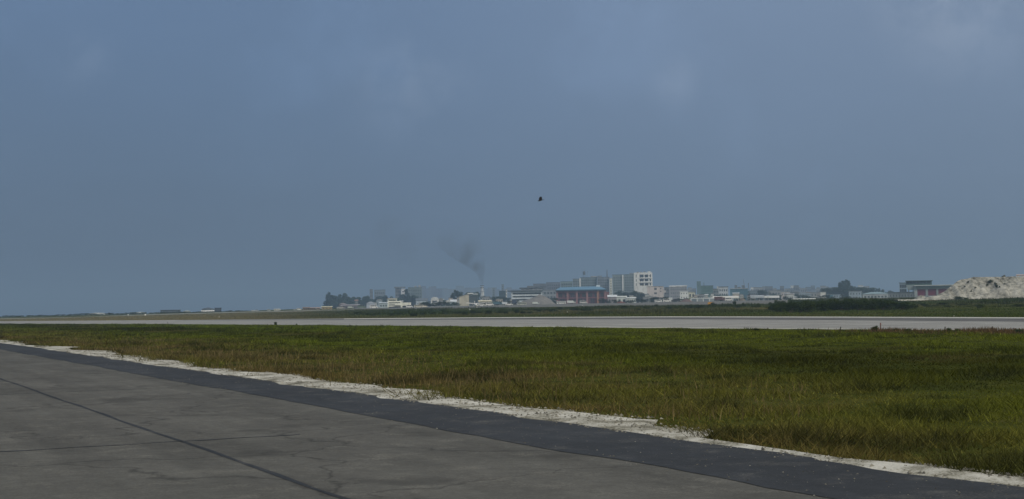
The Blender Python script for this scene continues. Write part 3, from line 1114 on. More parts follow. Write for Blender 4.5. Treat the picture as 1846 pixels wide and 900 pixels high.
# annexe
bld('low cream annexe in front of the chimney', 863, 886, 541, 960, 16, CREAM, roof='shed', rc=(0.6, 0.56, 0.42), rows=1, cols=5, hf=0.4, rh=1.0)
r, W, H = bld('dark open canopy right of the cream annexe', 883, 897, 543.8, 930, 9, (0.06, 0.07, 0.06), roof='shed', rc=(0.10, 0.12, 0.07), rh=0.9)

# chimney
x, y, z, W, H = place(865.5, 873.5, 514, 1500)
r = empty('chimney_tower', (x, y, z), 0)
tag(r, 'pale industrial chimney tower giving off dark smoke', 'chimney')
R0 = W / 2
MB().tube([(0, 0, -0.3), (0, 0, H * 0.72)], [R0, R0 * 0.86], 20).build('shaft', wall_mat((0.55, 0.58, 0.60)), r, smooth=False)
MB().tube([(0, 0, H * 0.72), (0, 0, H * 0.93)], [R0 * 0.62, R0 * 0.58], 20).build('flue', wall_mat((0.62, 0.64, 0.66)), r)
MB().tube([(0, 0, H * 0.72 - .4), (0, 0, H * 0.72 + .4)], [R0 * 1.05, R0 * 1.05], 20).build('collar', wall_mat((0.45, 0.47, 0.5)), r)
for k in (0.86, 0.955):
    MB().tube([(0, 0, H * k), (0, 0, H * (k + 0.035))], [R0 * 0.85, R0 * 0.85], 20).build('ring', wall_mat((0.10, 0.11, 0.13)), r)

# blocks round the office
bld('slim pale blue tower right of the chimney', 888, 893, 519.5, 2100, 12, BLUEG, rows=7, cols=1)
r, W, H = bld('thin grey tower with rooftop mast right of chimney', 904.5, 909, 512.5, 2300, 12, BLUEG, rows=9, cols=1)
bld('dark teal cube building left of the banded office', 900, 912, 524.5, 1450, 14, (0.09, 0.15, 0.17), rows=4, cols=4, wf=0.75, hf=0.6)
bld('white sliver of a building beside dark teal cube', 912.3, 914.5, 522, 1460, 10, WHITE, rows=5, cols=1, wf=0.4)

# banded office
D_ = 1150
x, y, z, W, H = place(922, 978, 525, D_)
r = empty('office_building', (x, y, z - .3), -math.atan2(x, y))
tag(r, 'banded white and grey glass office behind the gravel heap', 'office building')
mb = MB(); Hh = H + .3
zs = cells(Hh * 0.10, Hh * 0.93, 4, 0.52)
op = facade(mb, W, Hh, 0, [(-W / 2 + 1.2, W / 2 - 0.8)], zs, 0.9)
mb.quad((W / 2, 0, 0), (W / 2, 22, 0), (W / 2, 22, Hh), (W / 2, 0, Hh)); mb.quad((-W / 2, 22, 0), (-W / 2, 0, 0), (-W / 2, 0, Hh), (-W / 2, 22, Hh))
mb.quad((W / 2, 22, 0), (-W / 2, 22, 0), (-W / 2, 22, Hh), (W / 2, 22, Hh)); mb.quad((-W / 2, 0, Hh), (W / 2, 0, Hh), (W / 2, 22, Hh), (-W / 2, 22, Hh))
mb.build('wall', wall_mat((0.60, 0.66, 0.70)), r)
for (a, b, c0, d0) in op:
    n = 9
    for k in range(n):
        xa = a + (b - a) * k / n; xb = a + (b - a) * (k + 1) / n
        pane('window', r, ((xa + xb) / 2, 0.8, (c0 + d0) / 2), (xb - xa - 0.08, 0.06, d0 - c0), glass_mat())
add_box(r, 'roof', -W / 2 - 3.0, W / 2 + .6, -1.6, 23, Hh + .003, Hh + 0.75, wall_mat((0.09, 0.11, 0.14)))
px_ = 978 - 922
u0 = lx(939, 922, 978, W); u1 = lx(978, 922, 978, W)
Hu = at(950, 520, D_).z - z + .3
add_box(r, 'penthouse', u0, u1, 2.0, 18, Hh + .76, Hu, wall_mat((0.68, 0.72, 0.74)))
for k in range(5):
    pane('window', r, (u0 + (u1 - u0) * (k + .5) / 5, 1.97, (Hh + .76 + Hu) / 2), ((u1 - u0) / 5 - .5, .1, (Hu - Hh - .76) * .35), glass_mat())
add_box(r, 'penthouse_roof', u0 - 1.0, u1 + .6, 0.8, 19, Hu + .003, Hu + 0.7, wall_mat((0.10, 0.12, 0.15)))

# dim blocks behind
bld('low grey stepped block behind the office, left end', 951, 965, 515.5, 1750, 16, GREY, rows=5, cols=4)
bld('grey flat block behind the office roof', 962, 986, 511.5, 1800, 18, (0.24, 0.26, 0.30), rows=6, cols=6)
bld('taller grey block left of the pale green block', 985.5, 1011, 509, 1850, 18, (0.25, 0.27, 0.33), rows=7, cols=6)
bld('pale green glass block above the blue roof', 1011.5, 1033, 507.5, 1800, 18, (0.32, 0.42, 0.42), rows=7, cols=5, wf=0.75, hf=0.6)
bld('pale low block behind office and red building', 979, 1004, 522.5, 1500, 14, (0.42, 0.46, 0.5), rows=3, cols=4)

# flats
D_ = 1700
r, W, H = bld('grey flats with a white stair strip, left end of row', 1033.5, 1045.5, 502.5, D_, 18, (0.26, 0.31, 0.33), rows=9, cols=3, wf=0.6)
add_box(r, 'stair_strip', W / 2 - 0.2, W / 2 + 1.4, -0.5, 4, 0, H + 0.4, wall_mat(WHITE))
r, W, H = bld('grey green flats carrying a water tower', 1047, 1077, 500, D_ + 5, 18, (0.22, 0.28, 0.31), rows=9, cols=7, wf=0.6)
tw0 = lx(1054, 1047, 1077, W)
add_box(r, 'roof_hut', lx(1066, 1047, 1077, W), lx(1077, 1047, 1077, W), 3, 12, H, H + 1.4, wall_mat(GREY))
r2 = empty('water_tower', r.location + Vector((0, 0, H)), r.rotation_euler.z); tag(r2, 'dark water tank on a frame atop the flats', 'water tower')
for sx in (-1, 1):
    for sy in (-1, 1):
        MB().box(tw0 + sx * 1.1 - .15, tw0 + sx * 1.1 + .15, 6 + sy * 1.1 - .15, 6 + sy * 1.1 + .15, 0, 3.2).build('leg', metal_mat((.1, .11, .12)), r2)
MB().tube([(tw0, 6, 3.2), (tw0, 6, 3.4), (tw0, 6, 7.2), (tw0, 6, 7.9)], [1.3, 1.5, 1.5, 0.4], 14).build('tank', metal_mat((.10, .12, .14)), r2)
MB().tube([(tw0, 6, 7.9), (tw0, 6, 10.5)], 0.06, 5).build('rod', metal_mat((.1, .1, .1)), r2)
MB().tube([(tw0 + 3.6, 6, 0), (tw0 + 3.6, 6, 6.2), (tw0 + 4.4, 6, 7.0)], [.12, .1, .3], 5).build('lamp_arm', metal_mat((.12, .13, .14)), r2)
r, W, H = bld('grey blue flats with a mast on top', 1077.5, 1099, 499.5, D_, 18, (0.27, 0.31, 0.36), rows=9, cols=5, wf=0.6)
add_box(r, 'roof_hut', -W / 2 + .2, lx(1086, 1077.5, 1099, W), 2, 12, H + .01, H + 1.7, wall_mat((.2, .22, .25)))
MB().tube([(lx(1095.5, 1077.5, 1099, W), 5, H), (lx(1095.5, 1077.5, 1099, W), 5, H + 9)], [.75, .35], 6).build('mast', metal_mat((.13, .15, .18)), r)
r, W, H = bld('cream stair tower between grey flats', 1099.5, 1104.5, 501.5, D_ - 8, 14, (0.66, 0.66, 0.58), rows=9, cols=1, wf=0.35)
r, W, H = bld('tallest grey green flats left of the white block', 1105, 1144, 495, D_, 20, (0.27, 0.33, 0.34), rows=10, cols=9, wf=0.6)
add_box(r, 'white_fin', lx(1122.5, 1105, 1144, W), lx(1124.8, 1105, 1144, W), -0.8, 0.3, H * 0.45, H - .6, wall_mat(WHITE))
add_box(r, 'roof_hut', lx(1136, 1105, 1144, W), lx(1144, 1105, 1144, W), 2, 14, H + .01, H + 1.6, wall_mat((.2, .23, .25)))

# white framed block
D_ = 1600
r, W, H = bld('white framed tower block with three rows of dark openings', 1144, 1177, 491.5, D_, 20, WHITE, roof='none', name='tower_block', cat='building')
for ob in list(r.children):
    bpy.data.objects.remove(ob, do_unlink=True)
mb = MB()
zz_ = lambda py: at(1160, py, D_).z - r.location.z
xw = lambda px: lx(px, 1144, 1177, W)
op = facade(mb, W, H, 0, [(xw(1147.2), xw(1148.6)), (xw(1154), xw(1161.4)), (xw(1163), xw(1169.6)), (xw(1172), xw(1174.2))],
            [(zz_(515), zz_(510.8)), (zz_(507.6), zz_(503)), (zz_(500.5), zz_(495.2))], 1.6)
mb.quad((W / 2, 0, 0), (W / 2, 20, 0), (W / 2, 20, H), (W / 2, 0, H)); mb.quad((-W / 2, 20, 0), (-W / 2, 0, 0), (-W / 2, 0, H), (-W / 2, 20, H))
mb.quad((W / 2, 20, 0), (-W / 2, 20, 0), (-W / 2, 20, H), (W / 2, 20, H)); mb.quad((-W / 2, 0, H), (W / 2, 0, H), (W / 2, 20, H), (-W / 2, 20, H))
mb.build('wall', wall_mat((0.78, 0.78, 0.76)), r)
for (a, b, c0, d0) in op:
    pane('window', r, ((a + b) / 2, 1.5, (c0 + d0) / 2), (b - a, 0.1, d0 - c0), glass_mat())
add_box(r, 'ledge', xw(1153), xw(1176), -0.9, -0.02, zz_(509.6), zz_(508.8), wall_mat(WHITE))
add_box(r, 'ledge', xw(1153), xw(1176), -0.9, -0.02, zz_(502.0), zz_(501.3), wall_mat(WHITE))
for a, b, hh in ((1149, 1153, .8), (1155, 1158, 1.0), (1161, 1165, 1.2), (1169, 1174, 1.3)):
    add_box(r, 'roof_hut', xw(a), xw(b), 1, 6, H + .01, H + hh, wall_mat(WHITE if a > 1166 else GREY))
# pale pink block
r, W, H = bld('pale pink block with one dark window column', 1167.5, 1197, 516, 1450, 14, PINK, rows=3, cols=1, wf=0.16, hf=0.42, wz=(0.22, 0.98), wx=(0.0, 1.0))
add_box(r, 'balcony', W / 2 + .01, W / 2 + 2.2, 0.5, 6, H * .62, H * .75, wall_mat((0.5, 0.48, 0.46)))
for k in (0.7, 0.85):
    pane('window', r, (W * 0.32, 0.0, H * k), (1.2, 0.12, 1.2), glass_mat())
bld('narrow grey block right of pale pink block', 1198, 1207, 518, 1500, 14, GREY, rows=4, cols=2)
# white roofed grey block
r, W, H = bld('grey block with a bright white roof slab', 1207.5, 1238.5, 514.8, 1350, 18, (0.48, 0.50, 0.54), rows=4, cols=8, wf=0.35, hf=0.35, rc=(0.8, 0.82, 0.84), trim=1.1)
r, W, H = bld('small white house with little dark windows', 1226, 1241, 524.8, 1180, 9, (0.78, 0.80, 0.78), rows=2, cols=3, wf=0.35, hf=0.3, wz=(0.3, 0.98), name='house', cat='house', rc=(.75, .77, .76))
bld('cream low house right of the small white house', 1241.5, 1253, 526.5, 1230, 10, (0.66, 0.65, 0.52), rows=1, cols=2, name='house', cat='house', wz=(.4, .98))
# green glass building
r, W, H = bld('sea green glazed building with a stair tower', 1257, 1286, 515, 1400, 18, GREEN, rows=5, cols=8, wf=0.8, hf=0.7, gm=metal_mat((0.08, 0.17, 0.16), 0.3))
add_box(r, 'stair_tower', -W / 2, -W / 2 + 4.0, -0.3, 6, 0, H + 4.4, wall_mat((0.13, 0.20, 0.22)))
MB().tube([(-W / 2 + 7, 3, H), (-W / 2 + 7, 3, H + 3.2)], 0.25, 6).build('mast', metal_mat((.1, .2, .2)), r)
bld('pale glazed wing beside the sea green building', 1286.3, 1296, 520.5, 1420, 12, (0.40, 0.44, 0.44), rows=3, cols=3)
r, W, H = bld('pale house with dark flat roof left of teal block', 1296, 1313, 516.5, 1450, 12, (0.55, 0.58, 0.60), rows=3, cols=4, rc=(.14, .16, .18), trim=.8, name='house', cat='house')
add_box(r, 'white_fin', -W / 2 - 1.6, -W / 2 - .1, 0, 4, 0, H + .3, wall_mat(WHITE))
r, W, H = bld('teal blue panelled building with rooftop boxes', 1317, 1348.5, 520, 1330, 16, TEAL, rows=3, cols=7, wf=0.86, hf=0.8, gm=metal_mat((0.07, 0.17, 0.235), 0.5), rc=(.4, .42, .42), trim=.5)
for a, b, hh in ((1325, 1329.5, 3.2), (1330, 1336, 1.4), (1337.5, 1342.5, 3.0)):
    add_box(r, 'roof_box', lx(a, 1317, 1348.5, W), lx(b, 1317, 1348.5, W), 3, 7, H + .01, H + hh, wall_mat((.13, .15, .17)))
MB().tube([(lx(1343.5, 1317, 1348.5, W), 5, H), (lx(1340.5, 1317, 1348.5, W), 5, H + 9.0)], [.3, .1], 5).build('mast', metal_mat((.15, .16, .18)), r)
x, y, z, W, H = place(1349, 1351, 510.5, 1500)
r = empty('lattice_mast', (x, y, z)); tag(r, 'slender dark mast right of the teal building', 'mast')
for k in range(3):
    a = k * 2.094; MB().tube([(math.cos(a) * .9, math.sin(a) * .9, -.2), (math.cos(a) * .25, math.sin(a) * .25, H)], .16, 4).build('leg', metal_mat((.16, .18, .2)), r)
for k in range(10):
    f0 = .9 - .65 * k / 10; hh = H * (k + .5) / 10
    MB().tube([(math.cos(a) * f0, math.sin(a) * f0, hh) for a in (0, 2.094, 4.189, 6.283)], .08, 4).build('brace', metal_mat((.16, .18, .2)), r)

# mid houses at right
mids = [(1352, 1366, 524, 1300, BLUEG, 'grey blue low house under the slender mast'), (1386, 1408, 523.5, 1500, PALE, 'pale two storey house behind the white canopy'),
        (1409, 1424, 526, 1300, PINK, 'pinkish low house left of the dark gable'), (1424, 1441, 525.5, 1420, GREY, 'grey low house behind the long white canopy'),
        (1441, 1455, 527, 1250, BLUEG, 'blue grey house in the middle of the right village'), (1455, 1480, 526, 1300, PALE, 'pale long house left of the white end wall'),
        (1490, 1503, 531, 1200, TEAL, 'small teal house beside the dark tall trees'), (1502, 1522, 530.5, 1150, BLUEG, 'pale blue roofed house under the tall trees'),
        (1531, 1553, 525, 1150, BLUEG, 'grey blue house right of the tall trees')]
for (a, b, yt, D_, c_, lb) in mids:
    bld(lb, a, b, yt, D_, 10, c_, rows=2, cols=4, wf=.4, hf=.4, roof=random.choice(('gable', 'flat', 'shed', 'flat')), rc=random.choice(((.26, .27, .28), (.36, .37, .37), (.16, .18, .2))), rh=.9, name='house', cat='house')
bld('house with a bright white end wall in right village', 1478.5, 1489, 526.5, 1180, 10, (0.76, 0.76, 0.70), rows=1, cols=1, wf=.3, hf=.3, name='house', cat='house')
r, W, H = bld('low house with pale turquoise roof near the red building', 1556, 1601, 526.5, 1050, 14, (0.40, 0.43, 0.44), rows=1, cols=7, hf=.35, roof='hip', rc=(0.22, 0.31, 0.34), name='house', cat='house', rh=1.4)

# red building with blue roof
D_ = 1050
x, y, z, W, H = place(1004, 1092, 523.5, D_)
r = empty('red_building', (x, y, z - .3), -math.atan2(x, y))
tag(r, 'long dark red building with a blue metal roof and pink pilasters', 'building')
H += .3
mb = MB(); bays = [(1006.5, 1022), (1025.5, 1038.5), (1042, 1057), (1060.5, 1076), (1080.5, 1090.5)]
xr = lambda px: lx(px, 1004, 1092, W)
op = facade(mb, W, H, 0, [(xr(a), xr(b)) for a, b in bays], [(H * 0.06, H * 0.44), (H * 0.50, H * 0.82)], 0.7)
mb.quad((W / 2, 0, 0), (W / 2, 24, 0), (W / 2, 24, H), (W / 2, 0, H)); mb.quad((-W / 2, 24, 0), (-W / 2, 0, 0), (-W / 2, 0, H), (-W / 2, 24, H))
mb.quad((W / 2, 24, 0), (-W / 2, 24, 0), (-W / 2, 24, H), (W / 2, 24, H)); mb.quad((-W / 2, 0, H), (W / 2, 0, H), (W / 2, 24, H), (-W / 2, 24, H))
mb.build('wall', wall_mat((0.22, 0.10, 0.12)), r)
redp = metal_mat((0.12, 0.04, 0.055), 0.6)
for i, (a, b, c0, d0) in enumerate(op):
    for k in range(4):
        w_ = (b - a) / 4
        pane('window', r, (a + w_ * (k + .5), 0.62, (c0 + d0) / 2), (w_ * 0.78, 0.06, (d0 - c0) * .8), glass_mat() if (i + k) % 3 else redp)
    pane('panel', r, ((a + b) / 2, 0.68, (c0 + d0) / 2), (b - a, 0.04, d0 - c0), redp)
for px in (1004.8, 1023.7, 1040.2, 1058.7, 1078.2, 1091.4):
    add_box(r, 'pilaster', xr(px) - .75, xr(px) + .75, -0.55, -0.01, 0, H - .02, wall_mat((0.29, 0.155, 0.16) if px < 1070 or px > 1085 else (0.36, 0.19, 0.13)))
a_ = W / 2
mb = MB()
mb.V = [(-a_ - .8, -1.4, H + .01), (a_ + .8, -1.4, H + .01), (a_ + .8, 25, H + .01), (-a_ - .8, 25, H + .01), (-a_ - .8, -1.4, H + .5), (a_ + .8, -1.4, H + .5), (a_ - 5, 12, H + 3.0), (-a_ + 2.5, 12, H + 2.6), (a_ + .8, 25, H + .5), (-a_ - .8, 25, H + .5)]
mb.F = [(3, 2, 1, 0), (0, 1, 5, 4), (4, 5, 6, 7), (5, 8, 6), (8, 9, 7, 6), (9, 4, 7), (1, 2, 8, 5), (2, 3, 9, 8), (3, 0, 4, 9)]
rf = mb.build('roof', metal_mat((0.10, 0.235, 0.36), 0.6), r)
add_box(r, 'gutter', -a_ - .9, a_ + .9, -1.65, -1.41, H - .35, H + .45, metal_mat((0.05, 0.10, 0.15)))
add_box(r, 'roof_vent', xr(1075.5), xr(1082.5), 10, 14, H + 2.2, H + 3.7, wall_mat((.62, .70, .76)))
mb = MB(); mb.box(a_ + .05, a_ + 2.6, 2, 20, 0, H * .86).build('side_wing', wall_mat((0.20, 0.10, 0.11)), r)

# low pale sheds in front of the flats
bld('low white shed with a dark doorway below the flats', 1112, 1130, 533.5, 960, 10, (0.6, 0.64, 0.6), rows=1, cols=2, wf=.5, hf=.6, wz=(0, .8), roof='shed', rc=(.7, .74, .7), rh=.7)
bld('long low white lean-to right of the dark doorway shed', 1130, 1146, 536, 950, 9, (0.62, 0.66, 0.62), rows=1, cols=4, roof='shed', rc=(.7, .74, .72), rh=.6)
bld('brown walled hut below the flats', 1096, 1112, 531.5, 985, 10, (0.30, 0.28, 0.30), roof='shed', rc=(.6, .64, .66), rows=1, cols=3, hf=.3)
bld('reddish brown low hut by the apron below flats', 1113, 1126, 543.5, 840, 6, (0.22, 0.10, 0.08), roof='gable', rc=(.26, .09, .07), rh=.8)

for i in range(64):
    px = random.choice((random.uniform(868, 922), random.uniform(640, 830), random.uniform(1092, 1255), random.uniform(1250, 1480), random.uniform(1250, 1480)))
    bld('small hazy low building in the crowded band of the town', px, px + random.uniform(5, 12), hy(px) - random.uniform(9, 20), random.uniform(1020, 1240), 8,
        random.choice((PALE, GREY, BLUEG, (.6, .62, .6), (.2, .22, .24), (.45, .42, .38))), rows=random.choice((1, 2)), cols=3, wf=.4, hf=.4,
        roof=random.choice(('flat', 'shed', 'gable', 'flat')), rc=random.choice(((.3, .32, .33), (.5, .52, .52), (.2, .21, .23), (.3, .2, .17))), rh=.8, name='small_building', group='small buildings of the town')

# ------------------------------------------------------------------ modern building and the sand mound at right
D_ = 760
x, y, z, W, H = place(1650, 1726, 514.5, D_)
r = empty('terminal_building', (x, y, z - .3), -math.atan2(x, y))
tag(r, 'modern flat roofed building with dark red panels behind the sand mound', 'building')
H += .3
xm = lambda px: lx(px, 1650, 1726, W)
zm = lambda py: at(1680, py, D_).z - z + .3
mb = MB()
reds = [(1655.5, 1670), (1674, 1688.5), (1692, 1706.5), (1710, 1723)]
op = facade(mb, W, zm(518.5), 0, [(xm(a), xm(b)) for a, b in reds], [(zm(533), zm(521.3))], 0.5)
h_ = zm(518.5)
mb.quad((W / 2, 0, 0), (W / 2, 20, 0), (W / 2, 20, h_), (W / 2, 0, h_)); mb.quad((-W / 2, 20, 0), (-W / 2, 0, 0), (-W / 2, 0, h_), (-W / 2, 20, h_))
mb.quad((W / 2, 20, 0), (-W / 2, 20, 0), (-W / 2, 20, h_), (W / 2, 20, h_)); mb.quad((-W / 2, 0, h_), (W / 2, 0, h_), (W / 2, 20, h_), (-W / 2, 20, h_))
mb.build('wall', wall_mat((0.30, 0.34, 0.35)), r)
for (a, b, c0, d0) in op:
    pane('red_panel', r, ((a + b) / 2, 0.45, (c0 + d0) / 2), (b - a, 0.08, d0 - c0), metal_mat((0.16, 0.022, 0.05), 0.55))
add_box(r, 'fascia', xm(1652), W / 2 + .5, -0.9, 21, h_ + .003, zm(515.2), wall_mat((0.10, 0.14, 0.15)))
add_box(r, 'roof', xm(1650), W / 2 + 1, -1.3, 21.5, zm(515.2) + .003, zm(513.8), wall_mat((0.50, 0.55, 0.54)))
add_box(r, 'upper_storey', xm(1636), xm(1681), 2, 16, zm(513.8) + .003, zm(506.2), wall_mat((0.07, 0.12, 0.12)))
for k in range(7):
    pane('window', r, (xm(1639 + 6 * k), 1.96, zm(509)), ((xm(1644) - xm(1639)), .1, zm(507.5) - zm(511)), glass_mat())
add_box(r, 'upper_roof', xm(1634.5), xm(1682.5), 1, 17, zm(506.2) + .003, zm(505.2), wall_mat((0.12, 0.17, 0.17)))
mb = MB(); mb.V = [(xm(1636), 1.5, zm(513)), (xm(1651), 1.5, zm(513)), (xm(1651), 1.5, zm(522)), (xm(1638.5), 1.5, zm(522)), (xm(1636), 14, zm(513)), (xm(1651), 14, zm(513)), (xm(1651), 14, zm(522)), (xm(1638.5), 14, zm(522))]
mb.F = [(0, 3, 2, 1), (4, 5, 6, 7), (0, 1, 5, 4), (2, 3, 7, 6), (3, 0, 4, 7), (1, 2, 6, 5)]
mb.build('link_block', wall_mat((0.24, 0.29, 0.30)), r)
for px in (1640, 1648):
    add_box(r, 'column', xm(px) - .25, xm(px) + .25, 6, 6.5, 0, zm(522), wall_mat((0.4, 0.43, 0.44)))
bld('small grey blue glass cube left of the modern building', 1622.5, 1635, 509.5, 900, 10, (0.22, 0.29, 0.35), rows=3, cols=4, wf=.85, hf=.7)
bld('long plain grey wall building left of the modern building', 1602, 1652, 526.5, 800, 12, (0.20, 0.23, 0.25), rows=1, cols=9, wf=.3, hf=.35)

# sand mound
DM = 430
crest_px = [(1640, 541), (1652, 540), (1690, 533.5), (1705, 526), (1720, 514), (1727, 507.5), (1735, 504), (1745, 502.5), (1757, 499.6), (1790, 499), (1806, 499.5), (1830, 498.5), (1846, 498), (1900, 497.5), (1980, 499), (2040, 508), (2090, 522), (2130, 541)]
cp = np.array(crest_px)
xs_ = np.array([gxy(p, DM + 14)[0] for p in cp[:, 0]])
zs_ = np.array([at(p[0], p[1], DM + 14).z for p in cp])
gxm = np.arange(xs_[0] - 8, xs_[-1] + 14, 0.55)
gym = np.arange(DM - 2, DM + 46, 0.6)
MX, MY = np.meshgrid(gxm, gym)
top = np.interp(MX - 0.36 * (MY - DM - 14), xs_, zs_) - gz(MX, MY)   # the left flank runs back to the right
v = MY - DM
tt = np.clip(top, 0, 20)
lat = fbm(MX, MY * 0.15, 5, 141, 4)
front = np.clip((v - 1.2 * lat) / (1.5 + tt * 1.35), 0, 1)
front = np.where(front < 0.12, front * 2.2, 0.264 + (front - 0.12) / 0.88 * 0.736)
back = 1 - sstep(34, 46, v)
hgt = tt * front * back
inner = np.clip(hgt / 2.0, 0, 1) * np.clip((tt * 1.0 - hgt) / 1.2, 0, 1)
gul = np.abs(fbm(MX, MY * 0.3, 4.2, 151, 4))
hgt = hgt - inner * (0.9 - 2.6 * gul) * 1.25 + inner * 1.1 * fbm(MX, MY, 1.9, 153, 3)
hgt = np.minimum(hgt, tt * 0.99)
hgt = hgt + 0.12 * fbm(MX, MY, 1.3, 155, 3) * np.clip(hgt, 0, 1)
MZ = gz(MX, MY) + np.where(hgt < 0.02, -0.3, hgt)
nxm, nym = len(gxm), len(gym)
im = np.arange(nxm * nym).reshape(nym, nxm)
Fm = np.stack([im[:-1, :-1].ravel(), im[:-1, 1:].ravel(), im[1:, 1:].ravel(), im[1:, :-1].ravel()], 1)
mt, t, b = princ('dredged_sand', 0.97, 0.05)
f = mathn(t, 'ADD', mathn(t, 'MULTIPLY', tnoise(t, 0.16, 6, 0.7), 0.45), mathn(t, 'MULTIPLY', tnoise(t, 0.8, 6, 0.75), 0.55))
t.links.new(ramp(t, f, ((0.40, (0.055, 0.052, 0.045)), (0.45, (0.17, 0.165, 0.14)), (0.51, (0.29, 0.285, 0.25)), (0.60, (0.44, 0.43, 0.385)))), b.inputs['Base Color'])
bm = t.nodes.new('ShaderNodeBump'); bm.inputs['Strength'].default_value = 0.8; bm.inputs['Distance'].default_value = 0.25
t.links.new(tnoise(t, 1.1, 6, 0.7), bm.inputs['Height']); t.links.new(bm.outputs[0], b.inputs['Normal'])
mound_mat = mt
mo = mobj('sand_mound', np.stack([MX.ravel(), MY.ravel(), MZ.ravel()], 1), Fm, mound_mat, smooth=True)
tag(mo, 'big pale mound of dredged coral sand at the right edge', 'sand mound')


def mound_z(px, py):
    d = ray(px, py)
    best = None
    for Y in np.arange(DM - 2, DM + 40, 0.3):
        X = d.x / d.y * Y; Z = CAMZ + d.z / d.y * Y
        i = int(round((Y - gym[0]) / 0.6)); j = int(round((X - gxm[0]) / 0.55))
        if 0 <= i < nym and 0 <= j < nxm and MZ[i, j] >= Z:
            return X, Y, MZ[i, j]
    return None


def heap(label, px0, px1, ytop, D, mat, seed, name='heap', cat='heap', skew=0.0, cols_=None):
    x, y, z, W, H = place(px0, px1, ytop, D)
    n = 40
    Vv, Ff = [], []
    for j in range(n + 1):
        for i in range(n + 1):
            u = i / n * 2 - 1; w_ = j / n * 2 - 1
            rr = math.hypot(u - skew * (1 - abs(u)), w_)
            hh = max(0.0, 1 - rr) ** 0.85
            nz = float(fbm(np.array([u * 6]), np.array([w_ * 6]), 2.0, seed, 4)[0])
            Vv.append((u * W / 2, w_ * W * 0.35, H * hh * (1 + 0.22 * nz) - (0.3 if hh <= 0 else 0)))
    for j in range(n):
        for i in range(n):
            q = j * (n + 1) + i
            Ff.append((q, q + 1, q + n + 2, q + n + 1))
    o = mobj(name, Vv, Ff, mat, None, (x, y, z - 0.05), True)
    return tag(o, label, cat)


heap('small pale sand pile at the foot of the red panels', 1645, 1676, 531.0, 440, mound_mat, 3.1, 'sand_pile', 'sand pile')
heap('low sand spill between the small pile and mound', 1668, 1712, 533.0, 445, mound_mat, 5.1, 'sand_pile', 'sand pile')
gravel = asphalt_mat('grey_gravel', (0.17, 0.165, 0.16))
heap('large grey gravel heap in front of the banded office', 928, 1002, 529.5, 900, gravel, 6.3, 'gravel_heap', 'gravel heap', 0.3)
heap('purplish brown soil heap beside the apron', 1224, 1250, 538.0, 800, asphalt_mat('brown_soil', (0.12, 0.085, 0.08)), 8.7, 'soil_heap', 'soil heap')
heap('grey brown soil heap right of the white canopy', 1330, 1346, 536.5, 800, asphalt_mat('grey_soil', (0.15, 0.13, 0.11)), 9.7, 'soil_heap', 'soil heap')
# low sand bank in front of the modern building
bank = mobj('sand_bank', *(lambda P: ([(p[0], p[1] + dy, float(gz(p[0], p[1])) + zz) for p in P for dy, zz in ((-2, -.2), (0, .45), (4, .5), (9, -.2))],
            [(i * 4 + k, (i + 1) * 4 + k, (i + 1) * 4 + k + 1, i * 4 + k + 1) for i in range(len(P) - 1) for k in range(3)]))([gxy(px, 425) for px in np.linspace(1618, 1662, 14)]), sand_mat)
tag(bank, 'low pale sand bank left of the mound', 'sand bank')
# digger on the mound, plants on its face
p = at(1809, 499.5, DM + 16)
r = empty('excavator', (p.x, p.y, p.z - 0.25), 0.5); tag(r, 'small dark excavator parked on top of the sand mound', 'excavator')
dk = metal_mat((0.06, 0.065, 0.06)); ylw = metal_mat((0.12, 0.11, 0.07))
for s_ in (-1, 1):
    MB().prism([(-.42, .05), (-.3, -.08), (.3, -.08), (.42, .05), (.42, .15), (.3, .25), (-.3, .25), (-.42, .15)], s_ * .28 - .09, s_ * .28 + .09).build('track', dk, r)
add_box(r, 'body', -.42, .1, -.32, .32, .26, .6, ylw)
add_box(r, 'cab', .0, .38, -.3, .05, .27, .85, metal_mat((0.05, 0.06, 0.06)))
MB().tube([(.2, .15, .5), (.7, .15, .95), (1.1, .15, .6)], .06, 5).build('boom', ylw, r)
MB().tube([(1.1, .15, .6), (1.05, .15, .2)], [.05, .12], 5).build('bucket', dk, r)
for k, (px, py, s_) in enumerate(((1785, 511, 2.2), (1794, 513, 1.6), (1780, 515, 1.2), (1797, 521, 1.7), (1745, 512.5, 1.0), (1758, 520, .9), (1739, 519, .8), (1811, 513, .8), (1802, 518, 1.0), (1751, 527, .9))):
    q = mound_z(px, py)
    if not q:
        continue
    sm, fm_ = BUSHES[k % 5]
    rr = empty('shrub', (q[0], q[1], q[2] - 0.15), k * 1.3); rr.scale = (s_ * .9, s_ * .9, s_ * .62)
    tag(rr, 'dark scrubby plant growing on the face of the sand mound', 'shrub', 'scrub on the mound face')
    for nm, me in (('stem', sm), ('foliage', fm_)):
        o = bpy.data.objects.new(nm, me); o.parent = rr; col.objects.link(o)
# pipe with stays along the mound top
A = at(1832, 499.5, DM + 16); B = at(1930, 498, DM + 16)
r = empty('sand_pipe', (A.x, A.y, 0)); tag(r, 'pale dredging pipe on trestles along the mound top', 'pipe')
MB().tube([(0, 0, A.z + .55), (B.x - A.x, 0, B.z + .55)], .2, 8).build('pipe', metal_mat((0.42, 0.32, 0.27)), r)
for k in range(7):
    u = (k + .2) / 7
    MB().box((B.x - A.x) * u - .08, (B.x - A.x) * u + .08, -.3, .3, A.z - 1.2, A.z + .4).build('trestle', metal_mat((0.3, 0.27, 0.24)), r)

